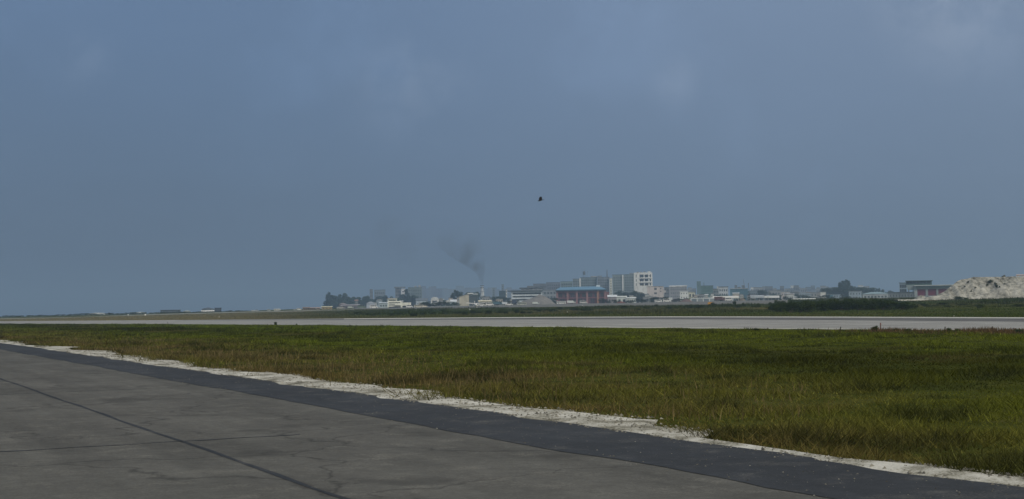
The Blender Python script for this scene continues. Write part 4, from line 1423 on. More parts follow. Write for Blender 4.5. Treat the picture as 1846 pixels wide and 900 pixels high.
# ------------------------------------------------------------------ trees
# belt at left (dark casuarinas, then lower broad trees)
belt = [(592, 531, 12), (595, 527.5, 11), (601, 532.5, 16), (607, 534, 15), (614, 531.5, 13), (619, 529.5, 9), (624, 529, 9), (629, 535, 14), (636, 535.5, 14)]
for px, yt, wv in belt:
    tree('casuarina', px, yt, 1700, wv * 1.5, 'dark hazy casuarina at the left end of the tree belt', 'casuarinas at left end of belt', 'casuarina_tree')
px = 588
while px < 764:
    yt = np.interp(px, [588, 610, 640, 660, 700, 725, 745, 764], [541, 540, 537, 535, 532.5, 531, 535, 542]) + random.uniform(-1.5, 2)
    tree(random.choice(('dark', 'dark', 'casuarina')), px, yt, 1650 + random.uniform(-60, 60), random.uniform(19, 28), 'dark broad tree of the hazy belt behind the white terminal', 'dark tree belt at left', 'broad_tree')
    px += random.uniform(2.6, 4.6)
tree('casuarina', 733.5, 521.5, 1600, 17, 'tall pointed casuarina right of the pale narrow block', None, 'casuarina_tree')
tree('dark', 741, 529, 1600, 22, 'round dark tree at foot of the pointed casuarina', None, 'broad_tree')
for px, yt, wv, k in ((816, 528, 9, 'casuarina'), (821, 523.5, 9, 'casuarina'), (826, 524.5, 10, 'casuarina'), (830, 523, 9, 'dark'), (838, 523, 15, 'dark'), (850, 521.5, 16, 'dark'), (858, 523, 13, 'dark')):
    tree(k, px, yt, 1350, wv * 1.4, 'hazy dark tree rising behind the cream hangar', 'trees behind the cream hangar', 'broad_tree')
for px, yt, wv in ((878, 531, 16), (887, 533, 14), (895, 531, 14), (905, 533, 16), (915, 534, 14), (784, 541, 12), (796, 540, 10), (808, 538, 14), (925, 536, 10), (768, 541, 14)):
    tree('dark', px, yt, 1220, wv * 1.3, 'low dark tree among the sheds around the chimney', 'low trees near the chimney', 'broad_tree')
for px, yt, wv in ((999, 535, 14), (1010, 541.5, 8), (1050, 541, 12), (1085, 537, 12), (1093, 538, 14)):
    tree('dark', px, yt, 1000, wv * 1.2, 'small dark tree at the foot of the red building', 'trees by the red building', 'small_tree')
for px, yt, wv in ((1116, 524, 15), (1124, 521.5, 20), (1136, 524, 18), (1148, 521, 20), (1156, 523.5, 16), (1163, 526, 14), (1141, 530, 16), (1152, 531, 18), (1165, 532, 14), (1172, 533, 14), (1183, 535, 18), (1192, 534, 14)):
    tree('dark', px, yt, 1250, wv * 1.25, 'hazy grey green tree in front of the flats', 'trees in front of the flats', 'broad_tree')
for px, yt, wv in ((1362, 520, 20), (1371, 519, 20), (1380, 522, 16), (1354, 527, 12), (1392, 526, 14), (1290, 528, 14), (1305, 529, 18), (1432, 527, 14), (1447, 526, 16), (1457, 525.5, 14), (1467, 524.5, 14), (1476, 525, 14), (1403, 529, 14), (1420, 531, 14)):
    tree('dark', px, yt, 1420, wv * 1.2, 'dark hazy tree among the houses of the right village', 'trees in the right village', 'broad_tree')
for px, yt, wv, k in ((1486, 515, 18, 'dark'), (1494, 513, 22, 'dark'), (1502, 515, 20, 'dark'), (1510, 513, 18, 'dark'), (1516, 509.5, 13, 'casuarina'), (1521, 506.5, 13, 'casuarina'), (1528, 505, 16, 'casuarina'), (1533, 509, 16, 'dark'), (1541, 512.5, 18, 'dark'), (1551, 514, 20, 'dark'),
                      (1562, 512.5, 16, 'dark'), (1570, 514, 16, 'dark'), (1576, 516, 12, 'dark'), (1588, 517, 9, 'dark'), (1523, 517, 26, 'dark'), (1508, 520, 26, 'dark'), (1537, 519, 24, 'dark'), (1490, 522, 20, 'dark'), (1602, 522, 16, 'dark'), (1610, 524, 14, 'dark')):
    tree(k, px, yt, 1330, wv * 1.3, 'tall dark tree in the clump left of the modern building', 'tall tree clump at right', 'broad_tree')
for i in range(34):
    px = 756 + i * 5.2 + random.uniform(-2.5, 2.5)
    if 826 < px < 864:
        continue
    tree('dark', px, hy(px) - random.uniform(5, 11) - 2, 915 + random.uniform(-15, 15), random.uniform(7, 15), 'small dark tree among sheds behind the middle of the apron', 'small trees behind the middle apron', 'small_tree')
for i in range(40):
    px = 1096 + i * 11 + random.uniform(-5, 5)
    tree('dark', px, hy(px) - random.uniform(5, 13) - 3, 905 + random.uniform(-15, 15), random.uniform(8, 17), 'small dark tree along the apron below the right village', 'small trees behind the right apron', 'small_tree')
# far left shore scrub
for px in np.arange(-30, 470, 6.5):
    q = px + random.uniform(-3, 3)
    hgt = 2.2 + 2.2 * abs(math.sin(px * 0.071)) + random.uniform(-1, 1.5)
    tree('dark', q, hy(q) + 0.5 - hgt * 0.62 + (2.6 if px < 130 else 0.8), 900 + random.uniform(-20, 20), random.uniform(8, 14), 'tiny far shrub tree on the left shoreline', 'shoreline shrub trees at left', 'shrub_tree')

# ------------------------------------------------------------------ hedge and bushes past the runway
for i in range(72):
    px = 1392 + i * 3.55 + random.uniform(-3, 3)
    Dh = random.uniform(235, 285)
    yt = float(np.interp(px, [1390, 1420, 1470, 1520, 1580, 1610, 1640, 1660], [547, 542.5, 539.5, 537, 537.5, 540, 545, 550])) + random.uniform(-1.5, 4.5)
    bush(px, yt, Dh, random.uniform(22, 36), 'dark green bush in the dense thicket beyond the runway', 'thicket beyond the runway')
for i in range(36):
    px = 1640 + i * 8 + random.uniform(-5, 5)
    yt = 547 + random.uniform(-2.5, 5)
    bush(px, yt, random.uniform(235, 330), random.uniform(18, 34), 'low olive bush on the rough rise below the sand mound', 'low scrub below the mound')
bush(1325, 542.0, 420, 11, 'lone round bush beside the grey apron edge')
bush(1401, 538.5, 330, 20, 'rounded bush at the left end of the thicket')
bush(1412, 541, 320, 20, 'second rounded bush from the thicket\'s left end')
bush(1425, 540, 300, 16, 'narrow upright bush in front of the white canopy')
bush(1524, 535.5, 262, 8, 'slim shoot standing highest above the thicket')
bush(1727, 533, 425, 26, 'grey green shrub at the foot of the mound, larger one')
bush(1741, 536, 424, 15, 'grey green shrub at the foot of the mound, smaller one')
for i in range(64):
    px = 640 + i * 12 + random.uniform(-6, 6)
    Dh = random.uniform(330, 430)
    x0, y0 = gxy(px, Dh)
    base = 1
    hb = random.uniform(0.4, 1.15)
    p_ = gz(x0, y0) + hb
    yt = hy(px) - (p_ - CAMZ) * F / Dh
    bush(px, float(yt), Dh, random.uniform(9, 26), 'low weedy bush on the green rise beyond the runway', 'weeds on the rise')
bush(497, 579.5, 195, 9, 'dark little bush sticking up at the near runway edge')
bush(534, 583.6, 190, 4, 'tiny dark tuft at runway edge right of the little bush')
bush(1362, 590.5, 99, 14, 'dark flat tuft at the near runway edge, centre right')
for px, yt, wv in ((1573, 586, 22), (1579, 584.5, 14), (1612, 590.5, 26), (1636, 590, 26), (1708, 588.5, 24), (1722, 589, 20), (1835, 590.5, 26)):
    De = float(np.interp(px, [1200, 1846], [113, 84])) - 5
    bush(px, yt + 1.5, De, wv * 0.8, 'brownish dark tuft at the near runway edge at right', 'tufts by the runway at right')
for k, (px, yt, Dp) in enumerate(((1586, 582, 93), (1787, 588.5, 85), (302, 580.5, 240), (1514, 589, 96), (1702, 589, 88))):
    x, y = gxy(px, Dp); z = float(gz(x, y)); H = at(px, yt, Dp).z - z
    r = empty('marker_stake', (x, y, z))
    tag(r, ['reddish marker stake among brown tufts at runway edge', 'thin dark stake at the far right runway edge', 'thin dark stake at the left runway edge', 'short pale stake left of the brown tufts', 'short stake between brown tufts and right edge'][k], 'stake')
    MB().tube([(0, 0, -.05), (0.01, 0, H * .9), (0.015, 0, H)], [.035, .03, .02], 6).build('post', wall_mat((0.14, 0.06, 0.045) if k == 0 else (0.07, 0.06, 0.05)), r)
    MB().tube([(0.012, 0, H * .78), (0.012, 0, H * .9)], .05, 8).build('band', wall_mat((0.25, 0.10, 0.08) if k == 0 else (.12, .11, .1)), r)

# ------------------------------------------------------------------ airfield fittings
x, y = hit(1280.5, 551.2); z = float(gz(x, y)); sc_ = y / F
r = empty('guidance_sign', (x, y, z), -math.atan2(x, y)); tag(r, 'orange airfield guidance board on two legs by the apron', 'sign')
add_box(r, 'board', -3.7 * sc_, 3.7 * sc_, -.12, .12, 1.4 * sc_, 6.2 * sc_, metal_mat((0.62, 0.30, 0.03), 0.5))
add_box(r, 'frame', -3.9 * sc_, 3.9 * sc_, -.08, .08, 6.2 * sc_ + .002, 6.4 * sc_, metal_mat((.2, .16, .1)))
for s_ in (-1, 1):
    add_box(r, 'leg', s_ * 2.4 * sc_ - .06, s_ * 2.4 * sc_ + .06, -.06, .06, 0, 1.4 * sc_ - .002, metal_mat((.2, .2, .2)))
add_box(r, 'side_panel', -5.6 * sc_, -4.1 * sc_, -.1, .1, 2.2 * sc_, 5 * sc_, metal_mat((0.35, 0.26, 0.13), 0.5))
marks = [(1720, 570.6, 1.4), (847, 559.2, 1.8), (750.5, 561, 2.2), (1023, 563.3, 1.2), (262, 569.3, 2.6), (395, 572.3, 1.2), (945, 570.6, 1.0), (860 + 190, 551.5, 1.0), (231, 568.6, 1.6)]
labs = ['white runway edge marker below the sand mound', 'white marker at the grass edge below the aircraft', 'pale marker post at the grass edge below the white trucks', 'pale marker in the grass below the red building', 'bright white marker box on the far left field',
        'small pale marker on the far left field edge', 'tiny pale marker by the runway, centre', 'small pale marker on the apron by the red building', 'dull pale marker box near the far left field']
for (px, py, s_), lb in zip(marks, labs):
    x, y = hit(px, py); z = float(gz(x, y)); k = s_ * y / F
    r = empty('edge_marker', (x, y, z), -math.atan2(x, y)); tag(r, lb, 'marker', 'white airfield edge markers')
    MB().prism([(-.5 * k, 0.15 * k), (.5 * k, .15 * k), (.42 * k, 1.1 * k), (-.42 * k, 1.1 * k)], -.3 * k, .3 * k).build('housing', wall_mat((0.8, 0.8, 0.76), .6), r)
    MB().tube([(0, 0, -.02), (0, 0, .15 * k)], .15 * k, 6).build('stem', metal_mat((.3, .3, .3)), r)

# ------------------------------------------------------------------ vehicles on the apron
WHEEL = {}


def wheels(r, L_, Wd, R, ax):
    tyre = metal_mat((0.02, 0.02, 0.02), .9); hub = metal_mat((.35, .35, .35))
    if 'm' not in WHEEL:
        a = MB().tube([(0, -.11, 0), (0, .11, 0)], 1.0, 14); me = bpy.data.meshes.new('wheel'); me.from_pydata(a.V, [], a.F); me.materials.append(tyre)
        b_ = MB().tube([(0, -.13, 0), (0, .13, 0)], .55, 10); mh = bpy.data.meshes.new('rim'); mh.from_pydata(b_.V, [], b_.F); mh.materials.append(hub)
        WHEEL['m'] = (me, mh)
    for xx in ax:
        for s_ in (-1, 1):
            o = bpy.data.objects.new('wheel', WHEEL['m'][0]); o.parent = r; o.location = (xx, s_ * (Wd / 2 - .1), R); o.scale = (R, 1, R); col.objects.link(o)
            h_ = bpy.data.objects.new('rim', WHEEL['m'][1]); h_.parent = o; col.objects.link(h_)


def vehicle(kind, label, px, D, colr, yaw=0, scale=1.0, c2=None):
    x, y = gxy(px, D); z = float(gz(x, y)) + .06
    r = empty({'van': 'parked_van', 'car': 'parked_car', 'truck': 'parked_truck', 'bus': 'apron_bus'}[kind], (x, y, z), -math.atan2(x, y) + math.radians(yaw))
    r.scale = (scale,) * 3
    tag(r, label, {'van': 'van', 'car': 'car', 'truck': 'truck', 'bus': 'bus'}[kind], 'vehicles parked on the apron')
    m_ = metal_mat(colr, .4); gl = glass_mat()
    if kind == 'car':
        MB().prism([(-2.1, .3), (2.1, .3), (2.15, .75), (1.3, .92), (.7, 1.45), (-.9, 1.48), (-1.7, 1.0), (-2.15, .9)], -.85, .85).build('body', m_, r)
        for s_ in (-1, 1):
            MB().prism([(-1.3, .98), (1.0, .95), (.6, 1.38), (-.85, 1.40)], s_ * .86 - .01, s_ * .86 + .01).build('window', gl, r)
        wheels(r, 4.2, 1.75, .32, (-1.3, 1.35))
    elif kind == 'van':
        MB().prism([(-2.5, .35), (2.5, .35), (2.55, 1.0), (1.75, 1.25), (1.2, 2.15), (-2.4, 2.2), (-2.55, .9)], -.95, .95).build('body', m_, r)
        for s_ in (-1, 1):
            MB().prism([(.5, 1.3), (1.55, 1.3), (1.1, 2.0), (.5, 2.0)], s_ * .96 - .01, s_ * .96 + .01).build('window', gl, r)
            MB().prism([(-2.1, 1.35), (.35, 1.35), (.35, 1.95), (-2.1, 1.95)], s_ * .96 - .01, s_ * .96 + .01).build('window', gl, r)
        wheels(r, 5, 1.95, .36, (-1.6, 1.6))
    elif kind == 'truck':
        MB().prism([(2.0, .5), (3.9, .5), (3.95, 1.5), (3.5, 2.5), (2.0, 2.5)], -1.15, 1.15).build('cab', m_, r)
        add_box(r, 'cargo_box', -3.8, 1.85, -1.2, 1.2, .95, 3.1, metal_mat(c2 or colr, .5))
        add_box(r, 'chassis', -3.8, 3.6, -.5, .5, .45, .93, metal_mat((.05, .05, .05)))
        for s_ in (-1, 1):
            MB().prism([(2.5, 1.5), (3.75, 1.5), (3.4, 2.3), (2.5, 2.3)], s_ * 1.16 - .01, s_ * 1.16 + .01).build('window', gl, r)
        wheels(r, 7, 2.3, .48, (-2.6, -1.5, 2.9))
    else:
        MB().prism([(-4.5, .4), (4.5, .4), (4.6, 1.2), (4.4, 2.8), (-4.5, 2.8)], -1.25, 1.25).build('body', m_, r)
        for s_ in (-1, 1):
            for k in range(7):
                add_box(r, 'window', -4.2 + 1.2 * k, -3.15 + 1.2 * k, s_ * 1.25 - .02, s_ * 1.25 + .02, 1.5, 2.4, gl)
        wheels(r, 9, 2.5, .48, (-2.9, 3.0))
    return r


Wv = (0.78, 0.78, 0.75); Gv = (.35, .37, .38); Dv = (.04, .045, .05)
vehicle('van', 'white low van right of the stepped white terminal', 738, 800, Wv, 3, .75)
vehicle('bus', 'cream bus with dark underside on the apron at left', 755, 790, (.7, .66, .55), 176, .55)
vehicle('van', 'pale van parked right of the cream truck', 765.5, 795, (.72, .68, .58), 5, .6)
vehicle('van', 'bright white van left of the stepped white terminal', 674, 830, Wv, 3, .95)
vehicle('truck', 'greenish white truck left of the bright van', 632, 850, (.5, .56, .5), 0, .45)
vehicle('van', 'dull green van behind the small vehicles at left', 652, 850, (.15, .2, .16), 0, 1.0)
vehicle('car', 'small pale car at the left end of the apron', 614, 860, (.5, .5, .46), 0, 1.1)
vehicle('car', 'white car just right of the aircraft', 868, 760, Wv, 2, 1.0)
vehicle('van', 'white van parked under the dark canopy', 883, 800, Wv, 0, .9)
vehicle('truck', 'teal blue truck right of the dark canopy', 897, 850, (.05, .12, .15), 0, .7, (.06, .14, .18))
vehicle('truck', 'blue truck with a white cargo roof left of gravel heap', 911, 860, (.08, .12, .18), 0, .6, (.62, .68, .72))
vehicle('car', 'white car beside the blue truck', 918, 770, Wv, 0, 1.0)
vehicle('truck', 'dark blue truck in front of the banded office', 927, 860, (.03, .045, .07), 90, 1.1, (.04, .06, .1))
vehicle('bus', 'pale green bus low in front of the gravel heap', 941, 790, (.48, .5, .42), 0, .55)
vehicle('truck', 'white box truck in front of the gravel heap', 966, 800, (.62, .68, .64), 0, .5)
vehicle('bus', 'long white bus left of the red building front', 1012, 860, (.8, .82, .8), 0, .62)
vehicle('truck', 'white truck in front of the red building', 1030, 845, (.68, .72, .7), 0, .65)
vehicle('van', 'small white van before the red building', 1052, 850, (.6, .6, .58), 0, .9)
vehicle('van', 'white van left of the white posts', 1188, 800, Wv, 0, .7)
vehicle('van', 'white van below the white roofed block', 1203, 800, Wv, 0, .9)
vehicle('truck', 'pale truck right of the white van', 1209, 830, (.6, .64, .64), 90, .9)
vehicle('car', 'black car beside the soil heap', 1218.5, 780, Dv, 0, 1.2)
vehicle('truck', 'dark red truck with a brown load under the white canopy', 1298, 760, (.12, .03, .03), 0, .8, (.10, .04, .035))
vehicle('van', 'white van right of the dark red truck', 1314, 740, Wv, 0, .8)
# far left field
vehicle('bus', 'bright white bus on the far left field', 499.5, 860, (.85, .85, .8), 0, .42)
vehicle('van', 'white van right of the bright bus', 539, 850, (.82, .82, .78), 0, .55)
vehicle('van', 'small grey van left of the bright bus', 485, 860, (.5, .53, .53), 0, .45)
vehicle('car', 'tiny white car at the far left of the field', 456, 860, (.7, .72, .72), 0, .5)
vehicle('car', 'tiny pale car right of the tiny white car', 463, 860, (.55, .6, .65), 0, .6)
vehicle('car', 'tiny white car left of the tan building', 531, 852, (.7, .72, .72), 0, .4)

# low structures
def canopy(label, px0, px1, ytop, D, colr, legs=5):
    x, y, z, W, H = place(px0, px1, ytop, D)
    r = empty('canopy', (x, y, z), -math.atan2(x, y)); tag(r, label, 'canopy')
    t_ = min(1.7, H * .45)
    mb = MB(); a = W / 2
    mb.V = [(-a, -1, H - t_), (a, -1, H - t_), (a, 9, H - t_), (-a, 9, H - t_), (-a, -1, H - .25), (a, -1, H - .25), (a, 4, H), (-a, 4, H), (a, 9, H - .25), (-a, 9, H - .25)]
    mb.F = [(3, 2, 1, 0), (0, 1, 5, 4), (4, 5, 6, 7), (7, 6, 8, 9), (1, 2, 8, 6, 5), (2, 3, 9, 8), (3, 0, 4, 7, 9)]
    mb.build('roof', wall_mat(colr, .6), r)
    for k in range(legs):
        for yy in (-.5, 8):
            xx = -a + .3 + (W - .6) * k / (legs - 1)
            add_box(r, 'leg', xx - .1, xx + .1, yy - .1, yy + .1, -.2, H - t_ - .002, metal_mat((.5, .5, .5)))
    return r


canopy('long white canopy over the dark red truck', 1285, 1332, 533.8, 790, (.8, .8, .74))
canopy('white canopy with open sides left of the thicket', 1378, 1405, 533.3, 760, (.72, .75, .73))
canopy('bright white canopy just above the thicket', 1430, 1470, 538.2, 600, (.8, .82, .74), 6)
canopy('pale shelter roof below the right village', 1353, 1377, 532.5, 800, (.45, .5, .54), 4)
x, y, z, W, H = place(1246, 1290, 536.8, 820)
r = empty('panel_fence', (x, y, z), -math.atan2(x, y)); tag(r, 'pale fence of grey panels between white posts by the apron', 'fence')
for k in range(5):
    xx = -W / 2 + W * k / 4
    add_box(r, 'post', xx - .22, xx + .22, -.2, .2, -.2, H, wall_mat(WHITE))
    if k < 4:
        add_box(r, 'panel', xx + .25, xx + W / 4 - .25, -.06, .06, 0, H - .75, wall_mat((.26, .3, .31) if k % 2 else (.17, .21, .24)))
add_box(r, 'top_rail', -W / 2, W / 2, -.3, -.21, H - .7, H - .05, wall_mat((.55, .6, .6)))
for k, px in enumerate((1181, 1186.5, 1192)):
    x, y, z, W, H = place(px - .8, px + .8, 540.5, 800)
    r = empty('bollard_post', (x, y, z)); tag(r, ('leftmost', 'middle', 'rightmost')[k] + ' of three short white posts below the pink block', 'post')
    MB().tube([(0, 0, -.1), (0, 0, H * .85), (0, 0, H)], [W / 2, W / 2, W * .3], 8).build('shaft', wall_mat(WHITE), r)
    MB().tube([(0, 0, -.08), (0, 0, .2)], W * .7, 8).build('foot', wall_mat(GREY), r)

# stepped white terminal at left
D_ = 880
x, y, z, W, H = place(699, 741, 538.5, D_)
r = empty('white_terminal', (x, y, z - .2), -math.atan2(x, y)); tag(r, 'stepped white airfield building with dark window bands', 'building')
xt = lambda px: lx(px, 699, 741, W); zt = lambda py: at(715, py, D_).z - z + .2
wm = wall_mat((0.74, 0.75, 0.66))
def tier(nm, px0, px1, y0, y1, py0, py1, bands):
    mb = MB(); w_ = xt(px1) - xt(px0); h_ = zt(py1) - zt(py0)
    op = facade(mb, w_, h_, 0, [(-w_ / 2 + .5, w_ / 2 - .5)], [(h_ * a, h_ * b) for a, b in bands], .4)
    mb.quad((w_ / 2, 0, 0), (w_ / 2, y1 - y0, 0), (w_ / 2, y1 - y0, h_), (w_ / 2, 0, h_)); mb.quad((-w_ / 2, y1 - y0, 0), (-w_ / 2, 0, 0), (-w_ / 2, 0, h_), (-w_ / 2, y1 - y0, h_))
    mb.quad((w_ / 2, y1 - y0, 0), (-w_ / 2, y1 - y0, 0), (-w_ / 2, y1 - y0, h_), (w_ / 2, y1 - y0, h_)); mb.quad((-w_ / 2, 0, h_), (w_ / 2, 0, h_), (w_ / 2, y1 - y0, h_), (-w_ / 2, y1 - y0, h_))
    cx = (xt(px0) + xt(px1)) / 2
    mb.build(nm, wm, r, (cx, y0, zt(py0)))
    for (a, b, c0, d0) in op:
        nn = max(2, int((b - a) / 1.6))
        for k in range(nn):
            pane('window', r, (cx + a + (b - a) * (k + .5) / nn, y0 + .36, zt(py0) + (c0 + d0) / 2), ((b - a) / nn - .06, .05, d0 - c0), glass_mat())
tier('ground_storey', 699, 724, 0, 14, 558.5, 547.5, [(.3, .5), (.72, .86)])
tier('side_wing', 724.1, 741, 1, 13, 558.5, 545.8, [(.15, .55)])
tier('upper_storey', 699.3, 723.5, 1, 12, 547.4, 543, [(.1, .5)])
tier('lookout', 700, 715.5, 2, 10, 542.9, 539.3, [(.15, .68)])
add_box(r, 'lookout_roof', xt(699.3), xt(716.2), 1.2, 11, zt(539.3) + .003, zt(538.4), wm)
add_box(r, 'balcony', xt(712), xt(723), -1.6, -.02, zt(550.5), zt(549.2), wm)
bld('pale blue low shed left of the white terminal', 684, 699, 545, 900, 9, (.42, .5, .52), roof='shed', rc=(.5, .57, .6), rows=1, cols=3, hf=.4, rh=.6)
bld('pale grey long shed at the left of the apron', 661, 676, 543.5, 960, 10, (.42, .47, .54), roof='gable', rc=(.45, .5, .57))
bld('dark low shed behind small vehicles at left', 616, 648, 549, 930, 10, (.16, .15, .17), roof='shed', rc=(.3, .29, .31), rows=1, cols=6, hf=.4, rh=.7)
bld('small hut with a pink grey roof in front of casuarinas', 612, 625, 546, 960, 8, (.24, .22, .24), roof='gable', rc=(.36, .33, .36), rh=1.0)
# tan container row
for k, (a, b, yt, c_, lb) in enumerate(((546, 558, 553.6, (.22, .17, .14), 'brown low shed at the left of the tan row'), (558.3, 569, 554.2, (.26, .19, .15), 'reddish tan shed in the middle of the row'),
                                        (570.5, 577, 554, (.36, .27, .22), 'pinkish hut right of the reddish tan shed'), (580, 598.5, 552.4, (.40, .31, .17), 'tan shed with a yellowish roof at the tree belt foot'))):
    bld(lb, a, b, yt, 900, 8, c_, roof='shed', rc=(.62, .58, .40) if k == 3 else tuple(v * 1.1 for v in c_), rows=1, cols=3, hf=.4, wf=.4, rh=.5, name='shed', cat='shed')
# far left buildings
bld('pale arched shelter on the far left shore', 158, 194, 563.8, 950, 20, (.5, .55, .58), roof='vault', rc=(.52, .57, .6), rh=1.6, name='shelter', cat='shelter')
bld('small pale arched shelter right of the wider one', 244, 262, 562.3, 950, 16, (.45, .52, .56), roof='vault', rc=(.5, .58, .62), rh=1.2, name='shelter', cat='shelter')
bld('long dark low building on the left horizon', 290, 325, 558.8, 960, 14, (.09, .11, .12), rows=1, cols=9, hf=.4)
bld('pale roofed hut right of the long dark building', 331, 343, 559.5, 955, 9, (.3, .35, .36), roof='gable', rc=(.5, .56, .56), rh=.8)
r, W, H = bld('low dark building with a bright white front band, far left', 364, 387, 554.5, 950, 12, (.10, .13, .17), roof='gable', rc=(.12, .15, .2), rh=1.0)
add_box(r, 'white_band', -W / 2 - .5, W / 2 - .3, -1.2, -.05, H * .38, H * .62, wall_mat((.8, .82, .82)))
bld('dark block with pale rooftop hut, far left', 387.5, 399, 555, 955, 10, (.08, .10, .14), rows=1, cols=3)

# ------------------------------------------------------------------ parked aircraft
x, y = hit(857.5, 557.0); y = min(y, 640); x, y = gxy(857.5, y); z = float(gz(x, y)) + .08
s_ = y / F
r = empty('parked_aircraft', (x, y, z), math.radians(8)); tag(r, 'white high wing aircraft parked nose on beside the cream hangar', 'aircraft')
wp = metal_mat((.82, .82, .8), .35); u = s_                      # 1 u = one photo pixel here
prof = [(-14, .25), (-13, .9), (-11, 1.9), (-6, 2.5), (0, 2.5), (7, 1.6), (14, .7), (17, .3)]
MB().tube([(0, a * u, 6.0 * u + (.12 * max(0, a) * u)) for a, _ in prof], [q * u for _, q in prof], 16).build('fuselage', wp, r, smooth=True)
def wing(nm, span, root_c, tip_c, y0, z0, dih, th):
    mb = MB()
    for sgn in (-1, 1):
        i = len(mb.V)
        for xx, cc, zz in ((0, root_c, z0), (sgn * span, tip_c, z0 + dih)):
            mb.V += [(xx, y0 - cc * .4, zz), (xx, y0 - cc * .1, zz + th), (xx, y0 + cc * .6, zz + th * .2), (xx, y0 - cc * .1, zz - th * .3)]
        for k in range(4):
            a, b = i + k, i + (k + 1) % 4
            mb.F.append((a, b, b + 4, a + 4))
        mb.F.append((i + 4, i + 5, i + 6, i + 7))
    return mb.build(nm, wp, r)
wing('wing', 17 * u, 5 * u, 3.6 * u, -1.5 * u, 9.0 * u, 1.2 * u, .7 * u)
wing('tailplane', 6 * u, 2.6 * u, 1.8 * u, 15.5 * u, 8.6 * u, 0, .3 * u)
MB().prism([(14 * u, 8 * u), (17.5 * u, 8 * u), (18.2 * u, 14 * u), (16.4 * u, 14 * u)], -.25 * u, .25 * u).build('fin', wp, r).rotation_euler = (0, 0, math.pi / 2)
for sx in (-1, 1):
    MB().tube([(sx * 5.5 * u, -5.2 * u, 9 * u), (sx * 5.5 * u, -4 * u, 9 * u), (sx * 5.5 * u, 1 * u, 9 * u)], [.4 * u, .95 * u, .5 * u], 10).build('engine', wp, r)
    mb = MB()
    for k in range(3):
        a = k * 2.094 + .4
        mb.tube([(sx * 5.5 * u, -5.3 * u, 9 * u), (sx * 5.5 * u + math.cos(a) * 2.4 * u, -5.3 * u, 9 * u + math.sin(a) * 2.4 * u)], [.12 * u, .2 * u], 4)
    mb.build('propeller', metal_mat((.06, .06, .06)), r)
    MB().tube([(sx * 1.8 * u, -1 * u, 4 * u), (sx * 7 * u, -1.5 * u, 8.9 * u)], .18 * u, 5).build('strut', wp, r)
    MB().tube([(sx * 1.6 * u, -.5 * u, 4.2 * u), (sx * 3.2 * u, -.5 * u, 1.0 * u)], .25 * u, 6).build('gear_leg', wp, r)
    MB().tube([(sx * 3.0 * u, -.5 * u, .9 * u), (sx * 3.6 * u, -.5 * u, .9 * u)], .9 * u, 12).build('wheel', metal_mat((.03, .03, .03), .9), r)
MB().tube([(0, -10.5 * u, 4.6 * u), (0, -10.5 * u, .8 * u)], .3 * u, 6).build('nose_leg', wp, r)
MB().tube([(-.3 * u, -10.5 * u, .75 * u), (.3 * u, -10.5 * u, .75 * u)], .75 * u, 12).build('nose_wheel', metal_mat((.03, .03, .03), .9), r)
MB().prism([(-1.5 * u, 6.9 * u), (1.5 * u, 6.9 * u), (1.1 * u, 8.0 * u), (-1.1 * u, 8.0 * u)], -11.2 * u, -9.2 * u).build('windscreen', glass_mat(), r)

# ------------------------------------------------------------------ bird
p = at(974.5, 361.5, 62)
r = empty('bird', p, 0)
r.rotation_euler = (math.radians(-38), math.radians(8), math.radians(155))
r.scale = (0.95, 0.95, 0.95); tag(r, 'dark bird in flight high above the red building', 'bird')
k = 62 / F
bdk = wall_mat((0.015, 0.015, 0.018))
mb = MB()
prof = [(-5.6, .5, .15), (-4.2, .35, .5), (-1.5, .1, 1.0), (1.5, 0, 1.15), (3.2, .25, .75), (4.0, .6, .8), (4.7, .6, .6), (5.8, .45, .08)]
mb.tube([(a * k, 0, z0 * k) for a, z0, _ in prof], [q * k for _, _, q in prof], 10)
i = len(mb.V)
mb.V += [(-4.4 * k, -.3 * k, .4 * k), (-4.4 * k, .3 * k, .4 * k), (-7.6 * k, 1.1 * k, .6 * k), (-7.6 * k, -1.1 * k, .6 * k), (-6, 0, .75 * k)]
mb.V[-1] = (-6 * k, 0, .78 * k)
mb.F += [(i, i + 1, i + 4), (i + 1, i + 2, i + 4), (i + 2, i + 3, i + 4), (i + 3, i, i + 4), (i, i + 3, i + 2, i + 1)]
mb.build('body', bdk, r)
for sgn, zz in ((-1, 3.6), (1, 2.2)):
    mb = MB()
    P = [(2.9, .6, .4), (3.4, 3.4, zz * .75), (1.2, 6.6, zz * 1.25), (-2.2, 6.2, zz * 1.1), (-3.0, 3.6, zz * .6), (-3.2, .6, .3)]
    for dz in (.12, -.12):
        mb.V += [(a * k, sgn * b * k, (c + dz) * k) for a, b, c in P]
    mb.F = [(0, 1, 4, 5), (1, 2, 3, 4), (11, 10, 7, 6), (10, 9, 8, 7)] + [(q, q + 6, (q + 1) % 6 + 6, (q + 1) % 6) for q in range(6)]
    mb.build('wing', bdk, r)

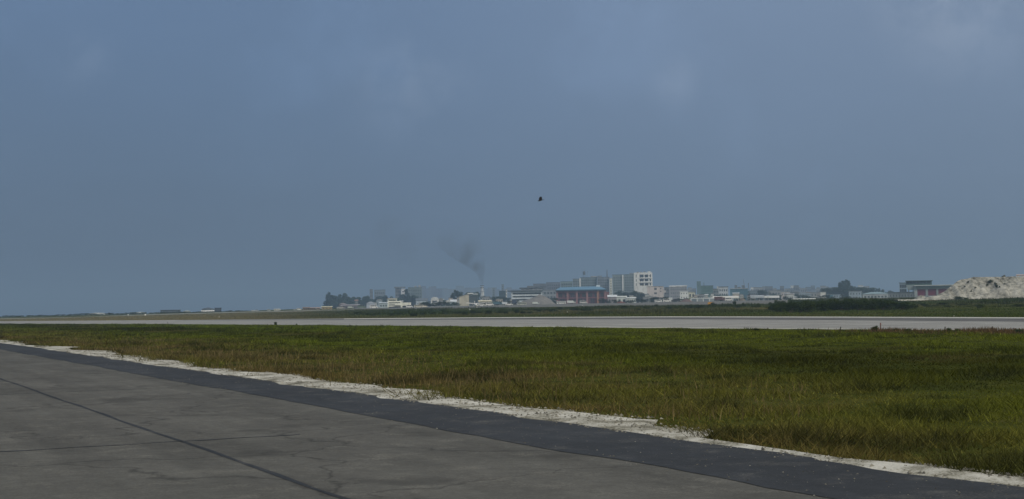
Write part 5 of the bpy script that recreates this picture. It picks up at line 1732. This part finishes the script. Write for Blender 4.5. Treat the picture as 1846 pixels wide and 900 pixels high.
# ------------------------------------------------------------------ smoke from the chimney
def smoke(name, label, path, D, dens, nsc, pw=3.2):
    mb = MB()
    pts = [at(a, b, D) for a, b, _ in path]
    mb.tube([tuple(p - pts[0]) for p in pts], [c * D / F for _, _, c in path], 16)
    mt = bpy.data.materials.new('dark_smoke'); mt.use_nodes = True
    t = mt.node_tree; t.nodes.clear()
    o_ = t.nodes.new('ShaderNodeOutputMaterial'); pv = t.nodes.new('ShaderNodeVolumePrincipled')
    pv.inputs['Color'].default_value = (0.16, 0.17, 0.17, 1)
    pv.inputs['Density Attribute'].default_value = ''
    f = tnoise(t, nsc, 4, 0.6)
    mr = t.nodes.new('ShaderNodeMapRange'); mr.interpolation_type = 'SMOOTHSTEP'
    mr.inputs['From Min'].default_value = 0.36; mr.inputs['From Max'].default_value = 0.75
    mr.inputs['To Min'].default_value = 0.0
    t.links.new(f, mr.inputs['Value'])
    # thinner with height
    tcn = t.nodes.new('ShaderNodeTexCoord'); sp = t.nodes.new('ShaderNodeSeparateXYZ'); t.links.new(tcn.outputs['Object'], sp.inputs[0])
    top_ = (pts[-1] - pts[0]).z
    m2 = t.nodes.new('ShaderNodeMapRange'); m2.inputs['From Min'].default_value = 0; m2.inputs['From Max'].default_value = top_
    m2.inputs['To Min'].default_value = 1.0; m2.inputs['To Max'].default_value = 0.12
    t.links.new(sp.outputs['Z'], m2.inputs['Value']); t.links.new(mathn(t, 'MULTIPLY', mathn(t, 'POWER', m2.outputs[0], pw), dens), mr.inputs['To Max'])
    t.links.new(mr.outputs[0], pv.inputs['Density']); t.links.new(pv.outputs[0], o_.inputs['Volume'])
    o = mb.build(name, mt, None, pts[0])
    return tag(o, label, 'smoke', kind='stuff')


smoke('smoke_plume', 'thin dark smoke rising from the pale chimney', [(869, 512.5, 2.0), (867.5, 503, 5), (867, 492, 8), (861, 478, 15), (849, 460, 25), (834, 438, 36), (816, 414, 42), (790, 388, 26)], 1500, 0.30, 0.05, 4.6)
smoke('smoke_drift', 'faint old smoke drifting left of the chimney', [(745, 478, 6), (732, 458, 26), (712, 432, 40), (700, 408, 36), (690, 384, 8)], 1560, 0.010, 0.03, 0.6)

# ------------------------------------------------------------------ haze
mt = bpy.data.materials.new('humid_haze')
mt.use_nodes = True
t = mt.node_tree
t.nodes.clear()
o_ = t.nodes.new('ShaderNodeOutputMaterial')
pv = t.nodes.new('ShaderNodeVolumePrincipled')
pv.inputs['Color'].default_value = (0.57, 0.79, 1.0, 1)
pv.inputs['Density'].default_value = 0.00034
pv.inputs['Anisotropy'].default_value = 0.35
pv.inputs['Density Attribute'].default_value = ''
pv.inputs['Temperature Attribute'].default_value = ''
t.links.new(pv.outputs[0], o_.inputs['Volume'])
try:
    mt.cycles.homogeneous_volume = True
except Exception:
    pass
R2 = 12000
hz = MB().box(-R2, R2, -R2, R2, -6, 150).build('haze', mt)
tag(hz, 'thin blue grey humid haze over the whole airfield', 'haze', kind='stuff')
